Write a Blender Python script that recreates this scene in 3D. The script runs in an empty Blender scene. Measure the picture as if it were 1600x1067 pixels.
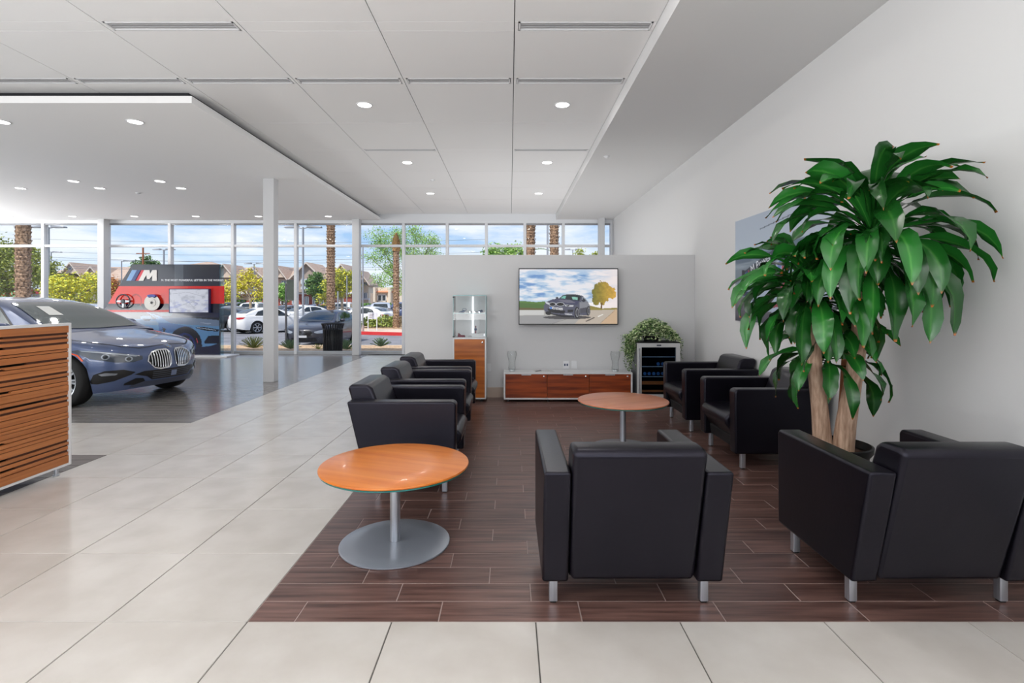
import bpy, bmesh, math, random
import numpy as np
from mathutils import Vector, Matrix
from mathutils.bvhtree import BVHTree
from mathutils.geometry import delaunay_2d_cdt

random.seed(7)
rng = np.random.default_rng(7)
SC = bpy.context.scene
COL = SC.collection
PI = math.pi
R = math.radians

# ------------------------------------------------------------------ camera
FPX = 832.0      # focal length in pixels of the 1600 px wide frame
EYE = 1.36
cam = bpy.data.cameras.new('camera')
cam.sensor_width = 36.0
cam.lens = FPX / 1600 * 36.0
cam.shift_x = 3.0 / 1600
cam.shift_y = -63.5 / 1600
cam.clip_start = 0.05
cam.clip_end = 600
camo = bpy.data.objects.new('camera', cam)
COL.objects.link(camo)
camo.location = (0, 0, EYE)
camo.rotation_euler = (PI/2, 0, 0)
SC.camera = camo

SC.view_settings.view_transform = 'Standard'
SC.view_settings.look = 'None'
SC.view_settings.gamma = 1.0
SC.view_settings.use_curve_mapping = False
SC.view_settings.exposure = 0.0
SC.cycles.use_denoising = True
SC.cycles.max_bounces = 8
SC.cycles.diffuse_bounces = 4
SC.cycles.glossy_bounces = 3
SC.cycles.transmission_bounces = 4
SC.cycles.transparent_max_bounces = 10
SC.cycles.caustics_reflective = False
SC.cycles.caustics_refractive = False
SC.cycles.sample_clamp_indirect = 4.0

def srgb(r, g, b):
    def f(c):
        c = c/255.0
        return c/12.92 if c <= 0.04045 else ((c+0.055)/1.055)**2.4
    return (f(r), f(g), f(b), 1.0)

# ------------------------------------------------------------------ sky
world = bpy.data.worlds.new('sky')
SC.world = world
world.use_nodes = True
nt = world.node_tree
nt.nodes.clear()
def N(t, **kw):
    n = nt.nodes.new(t)
    for k, v in kw.items(): setattr(n, k, v)
    return n
tc = N('ShaderNodeTexCoord')
sep = N('ShaderNodeSeparateXYZ')
nt.links.new(tc.outputs['Generated'], sep.inputs[0])
cr = N('ShaderNodeValToRGB')
e = cr.color_ramp.elements
e[0].position = 0.0; e[0].color = srgb(222, 234, 246)
e[1].position = 0.5; e[1].color = srgb(70, 125, 205)
x = e.new(0.07); x.color = srgb(190, 215, 242)
x = e.new(0.16); x.color = srgb(128, 178, 228)
nt.links.new(sep.outputs['Z'], cr.inputs[0])
mp = N('ShaderNodeMapping')
mp.inputs['Scale'].default_value = (3.0, 3.0, 14.0)
nt.links.new(tc.outputs['Generated'], mp.inputs[0])
nz = N('ShaderNodeTexNoise')
nz.inputs['Scale'].default_value = 1.6
nz.inputs['Detail'].default_value = 7
nz.inputs['Roughness'].default_value = 0.6
nt.links.new(mp.outputs[0], nz.inputs['Vector'])
cl = N('ShaderNodeValToRGB')
cl.color_ramp.elements[0].position = 0.38; cl.color_ramp.elements[0].color = (0, 0, 0, 1)
cl.color_ramp.elements[1].position = 0.60; cl.color_ramp.elements[1].color = (0.85, 0.85, 0.85, 1)
nt.links.new(nz.outputs['Fac'], cl.inputs[0])
mx = N('ShaderNodeMix', data_type='RGBA')
nt.links.new(cl.outputs[0], mx.inputs[0])
nt.links.new(cr.outputs[0], mx.inputs[6])
mx.inputs[7].default_value = srgb(240, 243, 248)
bg = N('ShaderNodeBackground')
bg.inputs['Strength'].default_value = 1.25
nt.links.new(mx.outputs[2], bg.inputs[0])
wo = N('ShaderNodeOutputWorld')
nt.links.new(bg.outputs[0], wo.inputs[0])

# ------------------------------------------------------------------ sun, daylight and added ceiling fill
sun = bpy.data.lights.new('sun', 'SUN')
sun.energy = 4.5
sun.angle = R(0.6)
sun.color = (1.0, 0.95, 0.88)
suno = bpy.data.objects.new('sun', sun)
COL.objects.link(suno)
# shines from behind the building, high and from the left
suno.rotation_euler = Vector((0.35, 0.62, -0.95)).to_track_quat('-Z', 'Y').to_euler()

def area(name, loc, direction, sx, sy, power, color=(1, 1, 1)):
    l = bpy.data.lights.new(name, 'AREA')
    l.shape = 'RECTANGLE'; l.size = sx; l.size_y = sy; l.energy = power; l.color = color
    o = bpy.data.objects.new(name, l)
    COL.objects.link(o)
    o.location = loc
    o.rotation_euler = Vector(direction).to_track_quat('-Z', 'Y').to_euler()
    return o
# daylight through the glazing of the left side and of the rear wall (both out of the frame)
area('daylight_left', (-17.3, 4.0, 1.75), (1, 0, 0.4), 12.0, 3.1, 260, (0.97, 0.985, 1.0))
area('daylight_rear', (-5.2, -5.35, 1.75), (0, 1, 0.4), 15.0, 3.1, 170, (1.0, 0.99, 0.97))
# added upward fill lights, out of view, to brighten the ceiling; no real lamps
area('added_ceiling_fill_left', (-14.8, 7.5, 0.8), (0.2, 0, 1), 10.0, 1.6, 800)
area('added_ceiling_fill_rear', (-4.0, -2.0, 0.9), (0, 0.12, 1), 12.0, 1.6, 640)
area('added_ceiling_fill_far', (0.5, 10.6, 0.2), (0, 0, 1), 3.2, 4.8, 55)
LAMP_W = 5.5      # each recessed downlight

# ------------------------------------------------------------------ helpers
def gp(px, Y, z=0.0):
    """a point at depth Y that shows in pixel column px"""
    return Vector(((px-797.0)*Y/FPX, Y, z))
def pt(px, py, Y):
    return Vector(((px-797.0)*Y/FPX, Y, EYE-(py-470.0)*Y/FPX))

MATS = {}
def mat(name, color, rough=0.5, metal=0.0, spec=0.5, bump=None, noise=None, emit=None, coat=0.0, vary=0.0, alpha=None, coord='Object', emis_strength=0.0):
    """procedural principled material; noise=(scale xyz, amount, dark colour, light colour)"""
    if name in MATS: return MATS[name]
    m = bpy.data.materials.new(name)
    m.use_nodes = True
    t = m.node_tree
    b = t.nodes['Principled BSDF']
    b.inputs['Base Color'].default_value = color
    b.inputs['Roughness'].default_value = rough
    b.inputs['Metallic'].default_value = metal
    b.inputs['Specular IOR Level'].default_value = spec
    b.inputs['Coat Weight'].default_value = coat
    b.inputs['Coat Roughness'].default_value = 0.05
    tcn = t.nodes.new('ShaderNodeTexCoord')
    src = None
    if noise:
        sc3, detail, c0, c1, lo, hi = noise
        mpn = t.nodes.new('ShaderNodeMapping'); mpn.inputs['Scale'].default_value = sc3
        t.links.new(tcn.outputs[coord], mpn.inputs[0])
        if vary:
            oi = t.nodes.new('ShaderNodeObjectInfo')
            vm = t.nodes.new('ShaderNodeMath'); vm.operation = 'MULTIPLY'; vm.inputs[1].default_value = 40.0
            t.links.new(oi.outputs['Random'], vm.inputs[0])
            cx = t.nodes.new('ShaderNodeCombineXYZ')
            for k in range(3): t.links.new(vm.outputs[0], cx.inputs[k])
            t.links.new(cx.outputs[0], mpn.inputs['Location'])
        n = t.nodes.new('ShaderNodeTexNoise'); n.inputs['Scale'].default_value = 1.0
        n.inputs['Detail'].default_value = detail
        t.links.new(mpn.outputs[0], n.inputs['Vector'])
        r = t.nodes.new('ShaderNodeValToRGB')
        r.color_ramp.elements[0].position = lo; r.color_ramp.elements[0].color = c0
        r.color_ramp.elements[1].position = hi; r.color_ramp.elements[1].color = c1
        t.links.new(n.outputs['Fac'], r.inputs[0])
        src = r.outputs[0]
    if vary:
        oi = t.nodes.new('ShaderNodeObjectInfo')
        hs = t.nodes.new('ShaderNodeHueSaturation')
        ma = t.nodes.new('ShaderNodeMapRange')
        ma.inputs['To Min'].default_value = 1.0-vary; ma.inputs['To Max'].default_value = 1.0+vary
        t.links.new(oi.outputs['Random'], ma.inputs['Value'])
        t.links.new(ma.outputs[0], hs.inputs['Value'])
        if src: t.links.new(src, hs.inputs['Color'])
        else: hs.inputs['Color'].default_value = color
        src = hs.outputs[0]
    if src: t.links.new(src, b.inputs['Base Color'])
    if bump:
        sc3, strength, dist = bump
        mpb = t.nodes.new('ShaderNodeMapping'); mpb.inputs['Scale'].default_value = sc3
        t.links.new(tcn.outputs[coord], mpb.inputs[0])
        nb = t.nodes.new('ShaderNodeTexNoise'); nb.inputs['Scale'].default_value = 1.0
        nb.inputs['Detail'].default_value = 4
        t.links.new(mpb.outputs[0], nb.inputs['Vector'])
        bm_ = t.nodes.new('ShaderNodeBump'); bm_.inputs['Strength'].default_value = strength
        bm_.inputs['Distance'].default_value = dist
        t.links.new(nb.outputs['Fac'], bm_.inputs['Height'])
        t.links.new(bm_.outputs[0], b.inputs['Normal'])
    if emit:
        b.inputs['Emission Color'].default_value = emit
        b.inputs['Emission Strength'].default_value = emis_strength
    MATS[name] = m
    return m

def glass_mat(name, tint, gloss=1.0, rough=0.0, ior=1.45):
    """thin sheet glass: clear transmission plus a Fresnel reflection"""
    m = bpy.data.materials.new(name); m.use_nodes = True
    t = m.node_tree; t.nodes.clear()
    tr = t.nodes.new('ShaderNodeBsdfTransparent'); tr.inputs[0].default_value = tint
    gl = t.nodes.new('ShaderNodeBsdfGlossy'); gl.inputs['Roughness'].default_value = rough
    gl.inputs[0].default_value = (gloss, gloss, gloss, 1)
    lw = t.nodes.new('ShaderNodeLayerWeight'); lw.inputs['Blend'].default_value = 0.5
    pw_ = t.nodes.new('ShaderNodeMath'); pw_.operation = 'POWER'; pw_.inputs[1].default_value = 5.0
    t.links.new(lw.outputs['Facing'], pw_.inputs[0])
    fr = t.nodes.new('ShaderNodeMapRange'); f0 = ((ior-1)/(ior+1))**2
    fr.inputs['To Min'].default_value = f0; fr.inputs['To Max'].default_value = 0.9
    t.links.new(pw_.outputs[0], fr.inputs['Value'])
    mi = t.nodes.new('ShaderNodeMixShader')
    t.links.new(fr.outputs[0], mi.inputs[0]); t.links.new(tr.outputs[0], mi.inputs[1]); t.links.new(gl.outputs[0], mi.inputs[2])
    o = t.nodes.new('ShaderNodeOutputMaterial'); t.links.new(mi.outputs[0], o.inputs[0])
    MATS[name] = m
    return m

def print_mat(name, emission=0.0, rough=0.4, coat=0.0):
    m = bpy.data.materials.new(name); m.use_nodes = True
    t = m.node_tree; b = t.nodes['Principled BSDF']
    a = t.nodes.new('ShaderNodeAttribute'); a.attribute_name = 'ink'
    b.inputs['Roughness'].default_value = rough
    b.inputs['Coat Weight'].default_value = coat
    b.inputs['Coat Roughness'].default_value = 0.02
    if emission > 0:
        b.inputs['Base Color'].default_value = (0.01, 0.01, 0.01, 1)
        t.links.new(a.outputs['Color'], b.inputs['Emission Color'])
        b.inputs['Emission Strength'].default_value = emission
    else:
        t.links.new(a.outputs['Color'], b.inputs['Base Color'])
    MATS[name] = m
    return m

class MB:
    """mesh builder: many primitive shapes become one mesh object"""
    def __init__(s): s.v = []; s.f = []; s.mi = []
    def add(s, vs, fs, mi=0):
        n = len(s.v)
        s.v.extend([tuple(v) for v in vs]); s.f.extend([tuple(n+i for i in f) for f in fs]); s.mi.extend([mi]*len(fs))
        return s
    def box(s, x0, x1, y0, y1, z0, z1, mi=0):
        return s.add([(x0,y0,z0),(x1,y0,z0),(x1,y1,z0),(x0,y1,z0),(x0,y0,z1),(x1,y0,z1),(x1,y1,z1),(x0,y1,z1)],
                     [(0,3,2,1),(4,5,6,7),(0,1,5,4),(1,2,6,5),(2,3,7,6),(3,0,4,7)], mi)
    def hexa(s, p, mi=0):
        return s.add(p, [(0,3,2,1),(4,5,6,7),(0,1,5,4),(1,2,6,5),(2,3,7,6),(3,0,4,7)], mi)
    def quad(s, a, b, c, d, mi=0): return s.add([a, b, c, d], [(0,1,2,3)], mi)
    def prism(s, poly, axis, a0, a1, mi=0):
        """extrude a 2-D polygon along an axis ('x','y','z')"""
        n = len(poly)
        def mk(p, a):
            if axis == 'x': return (a, p[0], p[1])
            if axis == 'y': return (p[0], a, p[1])
            return (p[0], p[1], a)
        vs = [mk(p, a0) for p in poly] + [mk(p, a1) for p in poly]
        fs = [tuple(range(n-1, -1, -1)), tuple(range(n, 2*n))]
        fs += [(i, (i+1) % n, n+(i+1) % n, n+i) for i in range(n)]
        return s.add(vs, fs, mi)
    def lathe(s, prof, n=24, c=(0,0,0), axis='z', mi=0, cap=True):
        vs = []; fs = []
        for (r, h) in prof:
            for k in range(n):
                a = 2*PI*k/n
                if axis == 'z': vs.append((c[0]+r*math.cos(a), c[1]+r*math.sin(a), c[2]+h))
                elif axis == 'y': vs.append((c[0]+r*math.cos(a), c[1]+h, c[2]+r*math.sin(a)))
                else: vs.append((c[0]+h, c[1]+r*math.cos(a), c[2]+r*math.sin(a)))
        m = len(prof)
        for i in range(m-1):
            for k in range(n):
                fs.append((i*n+k, i*n+(k+1) % n, (i+1)*n+(k+1) % n, (i+1)*n+k))
        if cap:
            fs.append(tuple(range(n-1, -1, -1))); fs.append(tuple((m-1)*n+k for k in range(n)))
        return s.add(vs, fs, mi)
    def tube(s, pts, rad, n=8, mi=0, cap=True):
        pts = [Vector(p) for p in pts]
        rr = rad if isinstance(rad, (list, tuple)) else [rad]*len(pts)
        vs = []; fs = []; up = None
        for i, p in enumerate(pts):
            d = (pts[min(i+1, len(pts)-1)]-pts[max(i-1, 0)]).normalized()
            if up is None: up = Vector((0,0,1)) if abs(d.z) < 0.9 else Vector((1,0,0))
            a = d.cross(up).normalized(); b = d.cross(a).normalized(); up = -b if b.dot(up) < 0 else b
            up = a.cross(d).normalized()
            for k in range(n):
                t = 2*PI*k/n
                vs.append(p + (a*math.cos(t)+up*math.sin(t))*rr[i])
        for i in range(len(pts)-1):
            for k in range(n): fs.append((i*n+k, i*n+(k+1) % n, (i+1)*n+(k+1) % n, (i+1)*n+k))
        if cap:
            fs.append(tuple(range(n-1, -1, -1))); fs.append(tuple((len(pts)-1)*n+k for k in range(n)))
        return s.add(vs, fs, mi)
    def mesh(s, name, mats, smooth=False, fix=True):
        me = bpy.data.meshes.new(name)
        me.from_pydata(s.v, [], s.f)
        if not isinstance(mats, (list, tuple)): mats = [mats]
        for m in mats: me.materials.append(m)
        if any(s.mi): me.polygons.foreach_set('material_index', s.mi)
        if fix:
            b = bmesh.new(); b.from_mesh(me); bmesh.ops.recalc_face_normals(b, faces=b.faces); b.to_mesh(me); b.free()
        if smooth is True: me.polygons.foreach_set('use_smooth', [True]*len(me.polygons))
        elif smooth:
            me.polygons.foreach_set('use_smooth', [True]*len(me.polygons))
            me.set_sharp_from_angle(angle=R(smooth))
        me.update()
        return me
    def build(s, name, mats, parent=None, smooth=False, bevel=0.0, seg=2, loc=None, rz=None, fix=True):
        return put(name, s.mesh(name, mats, smooth, fix), parent, bevel, seg, loc, rz)

def put(name, me, parent=None, bevel=0.0, seg=2, loc=None, rz=None):
    o = bpy.data.objects.new(name, me)
    COL.objects.link(o)
    if parent is not None: o.parent = parent
    if loc is not None: o.location = loc
    if rz is not None: o.rotation_euler = (0, 0, rz)
    if bevel:
        md = o.modifiers.new('bevel', 'BEVEL'); md.width = bevel; md.segments = seg
        md.limit_method = 'ANGLE'; md.angle_limit = R(35); md.harden_normals = False
    return o
def tag(o, label=None, cat=None, group=None, kind=None):
    if label: o['label'] = label
    if cat: o['category'] = cat
    if group: o['group'] = group
    if kind: o['kind'] = kind
    return o
def thing(name, label, cat, loc=(0,0,0), rz=0.0, group=None):
    o = bpy.data.objects.new(name, None); COL.objects.link(o)
    o.empty_display_size = 0.1
    o.location = loc; o.rotation_euler = (0, 0, rz)
    return tag(o, label, cat, group)
def structure(o): o['kind'] = 'structure'; return o
def copy_tree(o, parent=None):
    c = o.copy(); COL.objects.link(c)
    c.parent = parent
    for ch in KIDS.get(o.name, []) or [k for k in o.children]: copy_tree(ch, c)
    return c
KIDS = {}
def rbox(w, d, h, r, n=4):
    """rounded rectangle polygon centred at origin"""
    out = []
    for cx, cy, a0 in ((w/2-r, d/2-r, 0), (-w/2+r, d/2-r, 90), (-w/2+r, -d/2+r, 180), (w/2-r, -d/2+r, 270)):
        for k in range(n+1):
            a = R(a0+90*k/n); out.append((cx+r*math.cos(a), cy+r*math.sin(a)))
    return out
def text_obj(s, size, m, parent, matrix, extrude=0.002, name='lettering', align='LEFT', spacing=1.0, bold=0.0):
    cu = bpy.data.curves.new(name, 'FONT'); cu.body = s; cu.size = size; cu.extrude = extrude
    cu.align_x = align; cu.space_character = spacing; cu.offset = bold; cu.resolution_u = 2
    o = bpy.data.objects.new(name, cu); COL.objects.link(o)
    bpy.context.view_layer.update()
    dg = bpy.context.evaluated_depsgraph_get()
    me = bpy.data.meshes.new_from_object(o.evaluated_get(dg))
    me.name = name
    bpy.data.objects.remove(o); bpy.data.curves.remove(cu)
    me.materials.clear(); me.materials.append(m)
    me.transform(matrix)
    return put(name, me, parent)
def smooth_interp(x, xs, ys):
    """cubic Hermite through key points"""
    x = np.atleast_1d(np.asarray(x, float)); xs = np.asarray(xs, float); ys = np.asarray(ys, float)
    d = np.diff(ys)/np.diff(xs)
    m = np.zeros_like(ys)
    m[0] = d[0]; m[-1] = d[-1]
    for i in range(1, len(ys)-1):
        m[i] = 0 if d[i-1]*d[i] <= 0 else 2*d[i-1]*d[i]/(d[i-1]+d[i])
    i = np.clip(np.searchsorted(xs, x)-1, 0, len(xs)-2)
    h = xs[i+1]-xs[i]; t = np.clip((x-xs[i])/h, 0, 1)
    return ((2*t**3-3*t**2+1)*ys[i]+(t**3-2*t**2+t)*h*m[i]+(-2*t**3+3*t**2)*ys[i+1]+(t**3-t**2)*h*m[i+1])

# ------------------------------------------------------------------ materials
WHITE = mat('wall_paint', srgb(214, 214, 214), 0.75, bump=((60, 60, 60), 0.15, 0.002))
PARTW = mat('partition_paint', srgb(208, 208, 209), 0.75, bump=((60, 60, 60), 0.12, 0.002))
CEIL = mat('ceiling_paint', srgb(240, 240, 240), 0.8)
PANEL = mat('ceiling_panel', srgb(240, 240, 240), 0.7, vary=0.012)
GAPM = mat('ceiling_gap', srgb(120, 120, 122), 0.8)
DARKGAP = mat('dark_recess', srgb(14, 15, 22), 0.7)
FRAMEW = mat('window_frame_white', srgb(225, 227, 230), 0.4)
TILE = mat('cream_tile', srgb(194, 188, 182), 0.27, spec=0.55, noise=((4, 4, 4), 5, srgb(194, 188, 181), srgb(204, 199, 193), 0.35, 0.65), vary=0.015, bump=((30, 30, 30), 0.05, 0.001))
PLANK = mat('brown_wood_look_plank', srgb(80, 55, 50), 0.3, spec=0.5, noise=((2.5, 40, 8), 6, srgb(70, 48, 44), srgb(122, 92, 84), 0.3, 0.7), vary=0.14, bump=((5, 90, 20), 0.35, 0.002))
DPLANK = mat('charcoal_plank', srgb(138, 134, 132), 0.2, spec=0.65, noise=((2.5, 30, 8), 5, srgb(118, 114, 112), srgb(142, 138, 136), 0.3, 0.7), vary=0.06, bump=((5, 60, 20), 0.06, 0.001))
GROUTC = mat('grout_grey', srgb(90, 88, 84), 0.8)
GROUTB = mat('grout_light', srgb(168, 150, 144), 0.8)
LEATHER = mat('black_leather', srgb(12, 11, 17), 0.30, spec=0.28, bump=((55, 55, 55), 0.12, 0.002), noise=((3, 3, 3), 3, srgb(10, 9, 15), srgb(16, 14, 20), 0.3, 0.7))
MATS['black_leather'].node_tree.nodes['Principled BSDF'].inputs['Specular Tint'].default_value = (0.82, 0.80, 1.0, 1)
MATS['black_leather'].node_tree.nodes['Principled BSDF'].inputs['Specular IOR Level'].default_value = 0.36
ALU = mat('brushed_aluminium', srgb(196, 200, 208), 0.32, metal=0.85, noise=((120, 120, 2), 2, srgb(180, 184, 192), srgb(208, 212, 220), 0.3, 0.7))
SILVER = mat('silver_lacquer', srgb(150, 155, 165), 0.3, metal=0.35)
BLACK = mat('black_plastic', srgb(16, 16, 18), 0.45)
CHROME = mat('chrome', srgb(225, 228, 232), 0.12, metal=1.0)
CHERRY = mat('cherry_veneer_top', srgb(214, 120, 46), 0.28, spec=0.4, coat=0.12, noise=((1.6, 26, 10), 5, srgb(204, 110, 40), srgb(222, 134, 58), 0.3, 0.7))
CHERRY2 = mat('cherry_veneer_far_top', srgb(196, 122, 88), 0.28, spec=0.4, coat=0.12, noise=((1.6, 26, 10), 5, srgb(186, 110, 76), srgb(206, 134, 100), 0.3, 0.7))
WALNUT = mat('red_walnut_door', srgb(138, 62, 28), 0.38, spec=0.4, noise=((1.6, 8, 22), 6, srgb(98, 34, 10), srgb(166, 76, 30), 0.32, 0.68), vary=0.05)
TEAK = mat('orange_teak_door', srgb(165, 92, 38), 0.35, noise=((1.6, 8, 22), 6, srgb(146, 74, 22), srgb(192, 110, 42), 0.32, 0.68))
SLATW = mat('slat_walnut', srgb(178, 108, 58), 0.42, noise=((20, 1.0, 60), 4, srgb(158, 90, 44), srgb(200, 128, 74), 0.2, 0.8), vary=0.10)
WLAM = mat('white_laminate', srgb(225, 226, 228), 0.35)
GRAYM = mat('grey_metal', srgb(150, 152, 156), 0.35, metal=0.4)
GLASS = glass_mat('window_glass', (0.985, 0.99, 0.99, 1), 0.15)
CLEAR = glass_mat('clear_glass', (0.985, 0.992, 0.992, 1), 0.4)
GREENG = mat('green_glass_edge', srgb(40, 118, 112), 0.1, spec=0.6)
DARKGL = mat('dark_glass', srgb(10, 13, 20), 0.04, spec=0.7)
RUBBER = mat('tyre_rubber', srgb(18, 18, 19), 0.75)
RIM = mat('alloy_rim', srgb(170, 174, 180), 0.3, metal=0.8)
# ================================================================== ROOM
YW = 13.63; XR = 2.61; XL = -17.0; YB = -5.0
ZC = 3.57; ZS = 3.43; ZD = 3.41
T = 0.611; X0 = -1.113; Y0 = 2.258; G = 0.0022

floor = MB().box(XL, XR, YB, YW+0.1, -0.25, -0.004).build('floor', GROUTC); structure(floor)
MB().box(X0, XR, Y0, 7.6, -0.004, -0.0015).build('grout_bed', GROUTB, floor)
def frustum(w, d, top=0.0, bot=-0.0035, c=0.0015):
    return MB().hexa([(G,G,bot),(w-G,G,bot),(w-G,d-G,bot),(G,d-G,bot),(G+c,G+c,top),(w-G-c,G+c,top),(w-G-c,d-G-c,top),(G+c,d-G-c,top)])
tile_me = frustum(T, T).mesh('tile', TILE)
def in_dark(x, y): return (x < X0-4*T+0.01 and (y > Y0+6*T-0.01 or (y < Y0+4*T-0.01 and y > Y0-2*T-.01)))
cnt = 0
for j in range(-3, 19):
    y = Y0+j*T
    if y+T > YW+0.12: continue
    half = (abs(-1.05)*(y+T)) + 0.4
    for i in range(-24, 7):
        x = X0+i*T
        if x+T > XR+0.25 or x < XL: continue
        if x+T < -max(half, 0.5)*1.0: continue
        if x > 1.05*(y+T)+0.5: continue
        if x > X0-0.01 and y > Y0-0.01 and y < 7.5: continue       # brown planks
        if in_dark(x+0.02, y+0.02): continue
        if x > X0+0.05 and y > 7.5: continue                        # hidden behind the partition
        if y+T < 1.2: continue
        w = min(T, XR-x)
        me = tile_me if w > T-0.001 else frustum(w, T).mesh('tile', TILE)
        put('tile', me, floor, loc=(x, y, 0)); cnt += 1
print('tiles', cnt)
# plain slab under what the frame never shows
MB().box(X0, XR, 7.6, YW, -0.004, 0.0).build('tile_field', TILE, floor)
MB().box(XL, XR, YB, 0.4, -0.004, -0.001).build('rear_tile_field', TILE, floor)
PW = T/4
plank_cache = {}
def plank(x0, x1, y0, m, nm):
    k = (round(x1-x0, 3), nm)
    if k not in plank_cache: plank_cache[k] = frustum(x1-x0, PW, 0.0, -0.0012 if nm == 'plank' else -0.0035, 0.0012).mesh(nm, m)
    return put(nm, plank_cache[k], floor, loc=(x0, y0, 0))
cnt = 0
for r in range(34):
    y = Y0+r*PW
    if y > 7.55: break
    off = -0.916 - 0.2037*0 + [0.0, 0.40, 0.2037][r % 3]
    x = off-T
    while x < XR:
        a, b = max(x, X0), min(x+T, XR)
        if b-a > 0.02: plank(a, b, y, PLANK, 'plank'); cnt += 1
        x += T
print('planks', cnt)
cnt = 0
XD = X0-4*T
for r in range(50):
    y = Y0+6*T+r*PW
    if y > YW: break
    if r < 24:
        x = XD-T+[0.0, 0.2037, 0.407][r % 3]
        while x > -1.05*y-0.4 and x > XL:
            a, b = max(x, XL), min(x+T, XD)
            if b-a > 0.02: plank(a, b, y, DPLANK, 'charcoal_plank'); cnt += 1
            x -= T
        a, b = XD-T+[0.0, 0.2037, 0.407][r % 3]+T, XD
        if b-a > 0.02: plank(a, b, y, DPLANK, 'charcoal_plank'); cnt += 1
mb = MB()
for r in range(24, 51):
    y = Y0+6*T+r*PW
    if y > YW-0.05: break
    x = XD-T+[0.0, 0.2037, 0.407][r % 3]+T
    while x > XL-T:
        a, b = max(x, XL), min(x+T, XD)
        if b-a > 0.02: mb.box(a+G, b-G, y+G, y+PW-G, -0.0035, 0.0)
        x -= T
tag(mb.build('distant_charcoal_planks', DPLANK, floor), kind='stuff')
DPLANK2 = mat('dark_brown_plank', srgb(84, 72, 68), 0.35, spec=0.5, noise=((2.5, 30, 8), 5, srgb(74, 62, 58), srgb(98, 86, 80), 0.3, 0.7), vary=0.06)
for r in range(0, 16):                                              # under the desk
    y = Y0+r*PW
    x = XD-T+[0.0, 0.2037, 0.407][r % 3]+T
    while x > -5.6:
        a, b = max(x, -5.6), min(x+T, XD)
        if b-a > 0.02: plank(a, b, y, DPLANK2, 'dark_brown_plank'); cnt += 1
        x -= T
print('charcoal planks', cnt)

# walls
structure(MB().box(XR, XR+0.2, YB, YW+0.1, -0.1, 3.9).build('wall_right', WHITE))
wl = MB().box(XL-0.2, XL, YB, -2.2, -0.1, 3.9).box(XL-0.2, XL, 10.2, YW+0.3, -0.1, 3.9).box(XL-0.2, XL, -2.2, 10.2, -0.1, 0.12).box(XL-0.2, XL, -2.2, 10.2, 3.3, 3.9)
structure(wl.build('wall_left', WHITE))
wb = MB().box(XL, -12.8, YB-0.2, YB, -0.1, 3.9).box(2.4, XR, YB-0.2, YB, -0.1, 3.9).box(-12.8, 2.4, YB-0.2, YB, -0.1, 0.12).box(-12.8, 2.4, YB-0.2, YB, 3.3, 3.9)
structure(wb.build('wall_rear', WHITE))
structure(MB().box(XL, XR, YW-0.08, YW+0.12, 3.335, 3.9).build('wall_front', FRAMEW))
part = MB().box(-1.484, XR, 7.52, 7.66, 0, 2.01).build('wall_partition', PARTW, bevel=0.004); structure(part)
structure(MB().box(-1.484, XR-0.001, 7.508, 7.52, 0, 0.14).build('baseboard_partition', mat('beige_base', srgb(186, 168, 154), 0.4), bevel=0.002))
structure(MB().box(XR-0.012, XR, Y0, 7.5, 0, 0.14).build('baseboard_right', mat('beige_base', (1,1,1,1)), bevel=0.002))
structure(MB().box(XL, XR, YB, YW+0.1, 3.75, 3.9).build('roof_deck', DARKGAP))

# main panelled ceiling
ceiling = MB().box(XL, 1.17, YB, YW-0.08, ZC+0.02, ZC+0.04).build('ceiling', GAPM); structure(ceiling)
cols = [1.17] + [0.035-1.1*k for k in range(0, 9)]
rows = [-4.98, -2.4, 0.0, 1.23, 2.46, 3.35, 4.217, 4.357, 5.284, 5.424, 6.614, 7.76, 7.86, 9.10, 10.39, 11.6, 12.6, YW-0.08]
g = 0.004
slots = []
for j in range(len(rows)-1):
    y0, y1 = rows[j], rows[j+1]
    strip = (y1-y0) < 0.2
    for i in range(len(cols)-1):
        x1, x0 = cols[i], cols[i+1]
        if x1 < -3.5 and y0 > 6.0: continue
        is_slot = (j == 6 and i in (0, 3)) or (j == 8) or (j == 11 and i in (0, 2))
        if is_slot:
            slots.append((x0, x1, y0, y1, j, i)); continue
        MB().box(x0+g, x1-g, y0+(g if not strip else 0.0), y1-(g if not strip else 0.0), ZC, ZC+0.018).build('ceiling_panel', PANEL, ceiling, bevel=0.0)
for i in range(1):
    MB().box(XL, cols[-1]-g, YB, YW-0.08, ZC, ZC+0.018).build('side_ceiling_panel', PANEL, ceiling)
rown = {6: 'nearest row', 8: 'middle row', 11: 'far row'}
posn = {0: 'beside the right soffit', 1: 'second from the right soffit', 2: 'third from the right soffit', 3: 'fourth from the right soffit',
        4: 'fifth from the right soffit', 5: 'sixth from the right soffit', 6: 'seventh from the right soffit', 7: 'eighth from the right soffit', 8: 'ninth from the right soffit'}
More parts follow.
